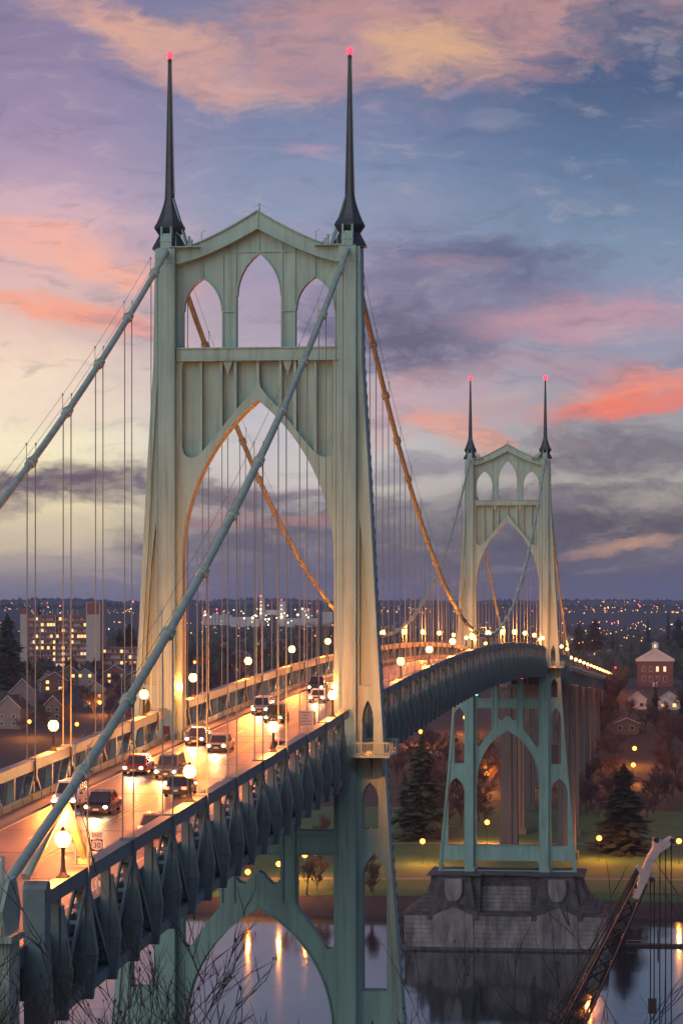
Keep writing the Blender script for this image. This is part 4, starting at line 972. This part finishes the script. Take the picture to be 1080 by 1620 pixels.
# ------------------------------------------------------------------ buildings
def win(parent, x, z, w, h, y, mt, frame=None):
    f = MB().box(x - w / 2 - .12, x + w / 2 + .12, y - .06, y + .02, z - h / 2 - .12, z + h / 2 + .12).build('window', frame or 'trim_white', parent)
    MB().box(x - w / 2, x + w / 2, y - .09, y - .062, z - h / 2, z + h / 2).build('pane', mt, f)
def xat(px, Y): r_ = ray(px, 959); return CAM.x + r_.x * (Y - CAM.y) / r_.y
def zat(px, py, Y): r_ = ray(px, py); return CAM.z + r_.z * (Y - CAM.y) / r_.y
Y0 = 1150.
ax0, ax1, ax2, ax3 = xat(33, Y0), xat(43, Y0), xat(137, Y0), xat(159.5, Y0); zr = zat(90, 973, Y0); zt = zat(150, 953, Y0); zg = 37.
AP = thing('apartment_block', 'ten-storey apartment block with red balcony bands and a pale stair tower', 'building', ((ax0 + ax3) / 2, Y0, zg)); ox = AP.location.x
MB().box(ax1 - ox, ax2 - ox, .6, 15, 0, zr - zg).build('wall', 'apartment_wall', AP)
MB().box(ax0 - ox, ax1 - ox, -.6, 15, 0, zr - zg + .4).build('end_pier', 'apartment_wall', AP)
st_ = MB().box(ax2 - ox, ax3 - ox, -.9, 14.5, 0, zt - zg).build('stair_tower', 'apartment_wall', AP)
MB().box(ax2 - ox + .6, ax3 - ox - .6, -.98, -.91, zt - zg - 6, zt - zg - .2).build('red_panel', 'apartment_red', st_)
MB().box(ax0 - ox + .3, ax1 - ox - .3, -.4, 4, zr - zg + .4, zr - zg + 3.6).build('roof_vent', 'apartment_red', AP)
fins = [xat(q, Y0) - ox for q in (43, 64.5, 88.5, 111.5, 137)]
for f in fins[:-1]: MB().box(f - .18, f + .18, -.5, .6, 0, zr - zg + .2).build('fin', 'apartment_wall', AP)
sh_ = (zr - zg - .6) / 11.
wm = {c: MB().box(-.62, .62, -.03, .0, -.75, .75).mesh('window', c) for c in ('win_dark', 'curtain', 'win_glow', 'win_glow_pale')}
for k in range(11):
    z = zr - zg - .9 - k * sh_
    for a, c in zip(fins, fins[1:]):
        MB().box(a + .18, c - .18, -.35, .6, z - .1, z + 1.0).build('balcony_band', 'apartment_red', AP)
        n = 5
        for j in range(n):
            x = a + (c - a) * (j + .5) / n; q = rnd.random(); mt_ = 'win_glow' if q < .16 and k < 8 else 'win_glow_pale' if q < .22 else 'curtain' if q < .6 else 'win_dark'
            link('window', wm[mt_], AP, (x, .58, z - 1.0))
for q in range(10): MB().tube([(rnd.uniform(ax1, ax2) - ox, rnd.uniform(1, 8), zr - zg), (rnd.uniform(ax1, ax2) - ox, 4, zr - zg)] if False else [(ax1 - ox + 2.6 * q + 2, 4, zr - zg), (ax1 - ox + 2.6 * q + 2, 4, zr - zg + rnd.uniform(1, 3.4))], .18, 5).build('antenna', 'silo', AP)
wx0, wx1, wz = xat(157, Y0 + 4), xat(222, Y0 + 4), zat(180, 1024, Y0 + 4)
AW = thing('apartment_wing', 'low red and cream apartment wing between the block and the tall tower', 'building', ((wx0 + wx1) / 2, Y0 + 6, zg)); ox2 = AW.location.x
MB().box(wx0 + 1 - ox2, wx1 - ox2, 0, 13, 0, wz - zg).build('wall', 'apartment_wall', AW)
for k in range(5):
    z = wz - zg - .5 - k * sh_; MB().box(wx0 + 1 - ox2, wx1 - ox2, -.5, 0, z - .6, z + .5).build('balcony_band', 'apartment_red', AW)
    for j in range(9): q = rnd.random(); link('window', wm['win_glow' if q < .25 else 'curtain' if q < .6 else 'win_dark'], AW, (wx0 + 2.4 - ox2 + j * 2.2, -.02, z - 1.5))
# brick hall with pediment and cupola
YH = 1000.; hx0, hx1 = 18.4, 34.0; zb = 38.; hm = (hx0 + hx1) / 2; ze = zat(1035, 1043, YH); za = zat(1035, 1025, YH); zc2 = zat(1035, 1016, YH)
HL = thing('brick_hall', 'brick hall with white pediment and small white cupola', 'building', (hm, YH, zb)); W2 = (hx1 - hx0) / 2
MB().box(-W2, W2, 0, 24, 0, ze - zb - .9).build('wall', 'brick_red', HL)
MB().box(-W2 - .7, W2 + .7, -.6, 24.6, ze - zb - .9, ze - zb).build('cornice', 'trim_white', HL)
pe = MB(); pe.plate([(-W2 - .8, ze - zb), (W2 + .8, ze - zb), (0, za - zb)], [[(-W2 + 2.2, ze - zb + .5), (W2 - 2.2, ze - zb + .5), (0, za - zb - 1.0)]], -.7, .1); pe.build('pediment', 'trim_white', HL)
MB().plate([(-W2 + 1, ze - zb + .3), (W2 - 1, ze - zb + .3), (0, za - zb - .6)], [], -.3, .1).build('tympanum', 'silo', HL)
ro = MB(); ro.plate([(-W2 - .9, ze - zb + .02), (0, za - zb + .25), (W2 + .9, ze - zb + .02), (0, za - zb + .02)], [], -.75, 24.7); ro.build('roof', 'roof_slate', HL)
cu = MB(); cu.box(-1.4, 1.4, 1.2, 4.0, za - zb - 1.2, zc2 - zb - .7).build('cupola', 'trim_white', HL)
MB().frus(-1.9, 1.9, .7, 4.5, zc2 - zb - .7, -.1, .1, 2.5, 2.7, zc2 - zb + .3).build('cupola_roof', 'trim_white', HL)
MB().box(-.45, .45, 1.1, 1.19, za - zb - .2, zc2 - zb - 1.0).build('cupola_louvre', 'win_glow_pale', HL)
for x in (-W2 + .3, W2 - .3): MB().box(x - .35, x + .35, -.25, 0, 0, ze - zb - .9).build('pilaster', 'brick_red', HL)
for i, x in enumerate((-5.0, -2.5 + .6, 1.0, 4.2)):
    for z, k in ((8.6, 0), (4.2, 1)): win(HL, x, z, 1.1, 2.2, 0, 'win_glow_pale' if (i, k) in ((2, 0), (3, 0)) else 'win_dark')
MB().box(-1.0, 1.0, -.12, 0, 0, 2.8).build('door', 'trim_white', HL)
# houses
def house(loc, w, d_, hgt, rh, wall, roof, rz, label, group=None, lit=0.1, gable=True, rows=2):
    t = thing('house', label, 'house', loc, rz, group)
    bw = MB().box(-w / 2, w / 2, -d_ / 2, d_ / 2, -1.5, hgt)
    bw.plate([(-w / 2, hgt), (w / 2, hgt), (0, hgt + rh)], [], -d_ / 2, d_ / 2); bw.build('wall', wall, t)
    rb = MB(); rb.plate([(-w / 2 - .5, hgt - .3), (0, hgt + rh + .1), (w / 2 + .5, hgt - .3), (w / 2 + .5, hgt - .05), (0, hgt + rh + .4), (-w / 2 - .5, hgt - .05)], [], -d_ / 2 - .5, d_ / 2 + .5); ro_ = rb.build('roof', roof, t)
    MB().box(w * .2, w * .2 + .7, d_ * .1, d_ * .1 + .7, hgt + rh * .3, hgt + rh + 1.1).build('chimney', 'brick_red', ro_)
    fb = MB(); fb.plate([(-w / 2 - .5, hgt - .32), (0, hgt + rh + .08), (w / 2 + .5, hgt - .32), (w / 2 + .5, hgt - .06), (0, hgt + rh + .38), (-w / 2 - .5, hgt - .06)], [], -d_ / 2 - .58, -d_ / 2 - .51); fb.build('gable_trim', 'trim_white', t)
    for rr_ in range(rows):
        for x in (-w * .27, w * .22):
            win(t, x, 1.6 + rr_ * 2.7, 1.3, 1.3, -d_ / 2, 'win_glow' if rnd.random() < lit else 'win_dark')
    return t
def house_px(px, pyb, w, d_, hgt, rh, wall, roof, label, group=None, lit=.1, rz=None, rows=2):
    p = on_ground(px, pyb, 500); return house(p, w, d_, hgt, rh, wall, roof, rnd.uniform(-.5, .5) if rz is None else rz, label, group, lit, rows=rows)
house_px(22, 1152, 9.5, 12, 7.5, 4.4, 'siding_grey', 'roof_slate', 'grey gabled house with white trim at the picture edge below the apartments', rz=-.1, lit=0, rows=2)
house_px(38, 1128, 10, 14, 8, 5.2, 'siding_grey', 'roof_slate', 'larger dark gabled house behind the grey gabled house', rz=.15, lit=0)
house_px(92, 1140, 7, 9, 6, 3.4, 'siding_brown', 'roof_brown', 'small brown gabled house right of the grey gabled house', rz=-.2, lit=.2)
house_px(152, 1118, 9, 10, 7, 3.2, 'siding_cream', 'roof_slate', 'pale house with a lit upper window left of the tall tower', rz=.1, lit=.6)
house_px(1008, 1122, 7, 9, 4, 2.6, 'trim_white', 'roof_slate', 'small white gabled cottage below the brick hall', rz=0, lit=.1, rows=1)
house_px(1058, 1122, 9, 9, 4, 2.8, 'trim_white', 'roof_brown', 'white gabled cottage with a lit window right of the narrow evergreen', rz=0, lit=.7, rows=1)
house_px(985, 1158, 9, 14, 3.4, 1.6, 'siding_brown', 'roof_slate', 'long low shed with a slate roof left of the narrow evergreen', rz=.2, lit=0, rows=1)
house_px(12, 1058, 26, 12, 5, 1.2, 'trim_white', 'silo', 'long pale flat-roofed building left of the apartment block', rz=0, lit=.3, rows=1)
house_px(250, 1130, 30, 12, 5, 1.4, 'brick_red', 'siding_grey', 'low brick store seen through the tall tower leg', rz=.1, lit=.1, rows=1)
for i in range(46):
    px = rnd.choice((rnd.uniform(-10, 230), rnd.uniform(280, 545), rnd.uniform(890, 1085))); py = rnd.uniform(1000, 1068)
    if 20 < px < 225 and py < 1075: py = rnd.uniform(1072, 1100)
    if px > 985 and py > 1020: continue
    wk = rnd.choice(('siding_grey', 'siding_cream', 'siding_brown', 'brick_red')); wr = 'left of the tall tower' if px < 250 else 'beyond the deck' if px < 600 else 'near the viaduct end'
    house_px(px, py, rnd.uniform(7, 12), rnd.uniform(8, 12), rnd.uniform(4, 7), rnd.uniform(2, 3.6), wk, rnd.choice(('roof_slate', 'roof_brown')), {'siding_grey': 'small grey', 'siding_cream': 'small cream', 'siding_brown': 'small brown', 'brick_red': 'small red brick'}[wk] + ' gabled house among trees ' + wr, 'houses of the distant town', lit=.3)

# ------------------------------------------------------------------ park and street lamps on the far bank
pk = MB(); pk.lathe([(0, .2), (.3, .1), (1., .07)], 6); PKP = None
def park_lamp(px, py, hgt, label, rad=.7, mt_='park_glow', d0=380.):
    p = on_ground(px, py, d0, hgt); t = thing('park_lamp', label, 'park lamp', p, 0, 'lamps on the far bank')
    MB().tube([(0, 0, -.2), (0, 0, .5), (0, 0, hgt - .3)], [.14, .09, .06], 6).build('post', 'lamp_iron', t)
    globe(MB(), (0, 0, hgt), rad, 8, 6).build('globe', mt_, t, True); point(t, (0, 0, hgt), 22000, (1, .30, .035), .25)
for px, py, h_, lb in ((668, 1332, 6, 'orange lamp on the lawn left of the smaller tower'), (770, 1302, 6, 'lower orange lamp seen through the smaller tower arch'), (769, 1225, 6, 'orange lamp on the left in the smaller tower arch'), (818, 1206, 7, 'tall orange lamp between the concrete piers in the smaller tower arch'),
                       (947, 1328, 6, 'orange lamp on the lawn by the foot of the large evergreen'), (1003, 1185, 6, 'upper of two orange lamps above the large evergreen'), (1001, 1212, 6, 'lower of two orange lamps above the large evergreen'), (1073, 1333, 6, 'orange lamp at the picture edge beside the crane head'),
                       (392, 1382, 5.5, 'left orange lamp in the lower arch window of the tall tower'), (441, 1367, 5.5, 'middle orange lamp in the lower arch window of the tall tower'), (482, 1354, 6, 'orange lamp just right of the lower arch window'), (310, 1475, 4, 'low orange lamp at the shore behind the truss'), (735, 1135, 6, 'small lamp by a house left of the smaller tower'), (665, 1158, 5, 'tiny lamp in the dark wood beneath the span'),
                       (308, 1048, 6, 'small yellow street lamp beyond the deck at the tall tower'), (122, 1146, 6, 'small orange street lamp among the houses'), (47, 1142, 6, 'orange street lamp by the grey gabled house'), (158, 1112, 5, 'pale yellow porch lamp by the pale house')):
    park_lamp(px, py, h_, lb)
# traffic signals at the end of the viaduct
for x, Y, lb in ((9.2, 985, 'red traffic signal at the end of the viaduct, nearer the brick hall'), (-3, 992, 'red traffic signal over the road at the end of the viaduct')):
    t = thing('traffic_signal', lb, 'traffic signal', (x, Y, zc(Y) + ROAD), 0, 'red traffic signals')
    MB().tube([(0, 0, 0), (0, 0, 6.2)], .1, 6).build('pole', 'lamp_iron', t); MB().box(-.25, .25, -.2, .2, 5.2, 6.4).build('housing', 'lamp_iron', t); globe(MB(), (0, -.25, 6.1), .4, 6, 5).build('red_lens', 'red_glow', t)

# ------------------------------------------------------------------ dock on the far shore
p = CAM + ray(1040, 1497) * (CAM.z / ((1497 - HY) / FPX))
dk = thing('floating_dock', 'narrow floating dock on the water right of the stone pier', 'dock', (p.x, p.y, 0))
for k in range(12): MB().box(-7 + k * 1.6, -5.45 + k * 1.6, -1.2, 1.2, .35, .5).build('deck_plank', 'dock_wood', dk)
MB().box(-6.9, 12.1, -1.1, 1.1, -.2, .34).build('float', 'dock_wood', dk)
for x in (-6.5, 0, 6, 11.5): MB().tube([(x, 1.3, -3), (x, 1.3, 3.6)], .18, 8).build('pile', 'dock_wood', dk)
for x0 in (-6.8,): MB().box(x0, x0 + 3.4, -1.15, -1.1, 1.3, 1.38).box(x0, x0 + .07, -1.15, -1.08, .5, 1.35).box(x0 + 3.33, x0 + 3.4, -1.15, -1.08, .5, 1.35).build('handrail', 'silo', dk)
for px, py, hgt in ((945, 1470, 7), (1055, 1452, 5)):
    pass

# ------------------------------------------------------------------ crane on the near bank
DC = 170.
def cp(px, py, dd=0.): return CAM + ray(px, py) * (DC + dd)
head, foot = cp(1012, 1398), cp(560, 2330)
CB = thing('lattice_crane', 'dark lattice-boom crane with a white head rising from the near bank', 'crane', (foot.x, foot.y, gz(foot.x, foot.y)))
cl_ = CB.location
axis = (head - foot).normalized(); sx = RT.copy(); sy = sx.cross(axis).normalized(); LB = (head - foot).length
def bw_(t): return .95 if t < LB - 16 else .95 - .62 * (t - (LB - 16)) / 16 if t < LB else .33
ch = {k: MB() for k in range(4)}; cor = [(-1, -1), (1, -1), (1, 1), (-1, 1)]
ts = lsp(0, LB, 42)
for k, (a, c) in enumerate(cor):
    ch[k].tube([foot + axis * t + sx * (a * bw_(t)) + sy * (c * bw_(t)) - cl_ for t in ts], .085, 5); ch[k].build('boom_chord', 'crane_red_and_lit' if a < 0 else 'crane_black', CB)  # left chords redder: the red light on that side is put into their colour
lc = MB()
for i, (t0_, t1_) in enumerate(zip(ts, ts[1:])):
    for k in range(4):
        (a, c), (e, g) = cor[k], cor[(k + 1) % 4]
        if i % 2: (a, c), (e, g) = (e, g), (a, c)
        lc.tube([foot + axis * t0_ + sx * (a * bw_(t0_)) + sy * (c * bw_(t0_)) - cl_, foot + axis * t1_ + sx * (e * bw_(t1_)) + sy * (g * bw_(t1_)) - cl_], .06, 4, caps=False)
tag(lc.build('lacing', 'crane_black', CB), kind='stuff')
def loc(p): return p - cl_
def flat(name, pts, y0, y1, mt_, par=CB):
    """outline given in photograph pixels, standing at the boom's distance, with real thickness"""
    v = [cp(*q) - cl_ for q in pts]; n = len(v); b = MB(); b.v = [tuple(p + FW * y0) for p in v] + [tuple(p + FW * y1) for p in v]
    b.f = [tuple(range(n)), tuple(range(2 * n - 1, n - 1, -1))] + [(i, i + n, (i + 1) % n + n, (i + 1) % n) for i in range(n)]; b.mi = [0] * len(b.f)
    return b.build(name, mt_, par)
flat('boom_tip', [(999, 1419), (1008, 1422), (1022, 1392), (1012, 1388)], -.45, .45, 'crane_white')
flat('boom_tip', [(1009, 1390), (1022, 1396), (1034, 1358), (1024, 1352)], -.4, .4, 'crane_white')
hd = flat('crane_head', [(1022, 1358), (1033, 1362), (1042, 1348), (1056, 1339), (1061, 1331), (1064, 1325), (1060, 1323), (1048, 1330), (1041, 1327), (1035, 1325), (1032, 1332), (1031, 1342)], -.5, .5, 'crane_white')
for q in ((1061, 1329), (1036, 1328), (1030, 1391)):
    c_ = cp(*q) - cl_; w = MB(); w.tube([c_ - FW * .55, c_ + FW * .55], .16, 12); w.build('sheave', 'crane_black', CB)
flat('sheave_arm', [(1004, 1372), (1010, 1368), (1017, 1378), (1013, 1384)], -.2, .2, 'crane_white')
bl_ = cp(1030, 1391) - cl_; flat('hook_block', [(1027, 1378), (1032, 1380), (1035, 1392), (1032, 1397), (1027, 1394)], -.2, .2, 'crane_white')
for i, (q0, q1) in enumerate((((1028, 1394), (1028, 2200)), ((1034, 1396), (1033, 2200)), ((1043, 1349), (1042, 2300)), ((1052, 1342), (1052, 2300)), ((1061, 1332), (1061, 2300)))):
    MB().tube([loc(cp(*q0)), loc(cp(*q1))], .035, 4).build('hoist_rope', 'crane_black', CB)
for o_ in (0, 5, 10, 14): MB().tube([loc(cp(1006 + o_ * .3, 1374 + o_ * .2)), loc(cp(560 + o_ * 9, 2150 - o_ * 5))], .04, 4).build('pendant_rope', 'crane_black', CB)
lh = cp(1031, 1590) - cl_; MB().box(lh.x - .25, lh.x + .25, lh.y - .15, lh.y + .15, lh.z - .5, lh.z + .4).build('lower_block', 'crane_black', CB)
bs = MB(); bs.box(-3.4, 2.4, -1.7, 1.7, 1.1, 3.2); bs.frus(-3.8, -2.2, -1.8, 1.8, 1.2, -3.6, -2.4, -1.7, 1.7, 3.4); bs.build('machinery_house', 'crane_red_and_lit', CB)
MB().box(1.2, 2.8, -1.9, -.6, 1.2, 3.6).build('cab', 'crane_white', CB)
for s in (-1, 1): MB().box(-3, 3, s * 1.6 - .4, s * 1.6 + .4, -.3, 1.0).build('crawler_track', 'rubber', CB)

# ------------------------------------------------------------------ leafless shrubs on the hillside in front
def shrub(seed, H, n, spread, lev=4):
    r_ = random.Random(seed); b = MB()
    def grow(p, d, ln_, rad, l):
        pts = [p]; q = p.copy(); dd = d.copy()
        for i in range(4):
            dd = (dd + Vector((r_.uniform(-.2, .2), r_.uniform(-.2, .2), r_.uniform(-.06, .18)))).normalized(); q = q + dd * ln_ / 4; pts.append(q.copy())
        b.tube(pts, [rad, rad * .88, rad * .75, rad * .62, rad * .42], 4, caps=False)
        if l == 0:
            if r_.random() < .12:
                c = pts[-1]; a = r_.uniform(0, 6); w = .022
                b.add([c, c + Vector((w * math.cos(a), w * math.sin(a), w)), c + Vector((0, 0, 2.4 * w)), c + Vector((-w * math.cos(a), -w * math.sin(a), w))], [(0, 1, 2, 3)])
            return
        for i in range(r_.choice((2, 3, 3, 4))):
            t = r_.uniform(.25, 1.); k = min(3, int(t * 4)); s_ = pts[k].lerp(pts[k + 1], t * 4 - k); az = r_.uniform(0, 6.283)
            grow(s_, (dd + Vector((math.cos(az), math.sin(az), .25)) * r_.uniform(.45, .95)).normalized(), ln_ * r_.uniform(.45, .72), max(.0045, rad * .58), l - 1)
    for i in range(n):
        az = r_.uniform(0, 6.283); s_ = r_.uniform(0, spread)
        grow(Vector((math.cos(az) * .25, math.sin(az) * .25, -.3)), Vector((math.cos(az) * s_, math.sin(az) * s_, 1)).normalized(), H * r_.uniform(.55, .75), .0085 * (H / 3) ** .8, lev)
    return b
def put_shrub(px, d, pyt, n, spread, seed, label, mt_, lev=4):
    p = CAM + ray(px, 959) * d; z = gz(p.x, p.y); zt = CAM.z + (HY - pyt) / FPX * d; H = max(1., (zt - z) * 1.0)
    t = thing('leafless_shrub', label, 'shrub', (p.x, p.y, z), 0, 'leafless shrubs on the near hillside'); shrub(seed, H, n, spread, lev).build('branches', mt_, t)
for i, (px, d, pyt, n, sp_, lb, lev) in enumerate(((30, 30, 1560, 4, .5, 'dense leafless shrub in the corner under the bridge end', 4), (-12, 26, 1515, 5, .5, 'tall leafless shrub at the picture edge under the saddle post', 4), (95, 34, 1580, 4, .6, 'tangled leafless shrub below the truss end post', 4), (150, 27, 1490, 1, .25, 'sapling reaching up across the lower truss', 3),
        (235, 32, 1585, 1, .5, 'sparse twiggy shrub in front of the tower leg below the deck', 4), (340, 30, 1530, 1, .3, 'single bare stem in front of the great lower arch', 4), (70, 22, 1585, 6, .7, 'lowest brown brush in the corner of the hillside', 4), (290, 34, 1605, 2, .6, 'low brush under the great lower arch', 4),
        (645, 30, 1575, 2, .4, 'twiggy shrub at the foot of the tall tower outer leg', 3), (790, 31, 1585, 3, .5, 'reddish leafless shrub in front of the pier reflection', 4), (850, 27, 1545, 1, .3, 'slender bare sapling left of the crane boom', 3), (1040, 26, 1460, 1, .3, 'tall bare sapling right of the crane boom', 4), (1078, 29, 1520, 2, .4, 'bare sapling at the bottom corner by the dock', 3), (900, 34, 1608, 2, .5, 'low bare brush left of the crane boom', 4))):
    put_shrub(px, d, pyt, n, sp_, 100 + i, lb, 'bark_dark' if i % 3 else 'bark', lev)

# ------------------------------------------------------------------ haze over the far bank and the town
hb = MB().box(-12400, 12400, -480, 12400, -8, 150)
hzo = hb.build('haze', 'win_dark'); hzo['kind'] = 'stuff'; tag(hzo, 'thin violet evening haze over the river and town', 'haze')
hm_ = bpy.data.materials.new('evening_haze'); hm_.use_nodes = True; t = hm_.node_tree; t.nodes.clear()
pv_ = t.nodes.new('ShaderNodeVolumePrincipled'); pv_.inputs['Color'].default_value = (.6, .68, 1., 1); pv_.inputs['Density'].default_value = 4.5e-5; pv_.inputs['Anisotropy'].default_value = 0.
ou = t.nodes.new('ShaderNodeOutputMaterial'); t.links.new(pv_.outputs[0], ou.inputs['Volume'])
hzo.data.materials.clear(); hzo.data.materials.append(hm_)
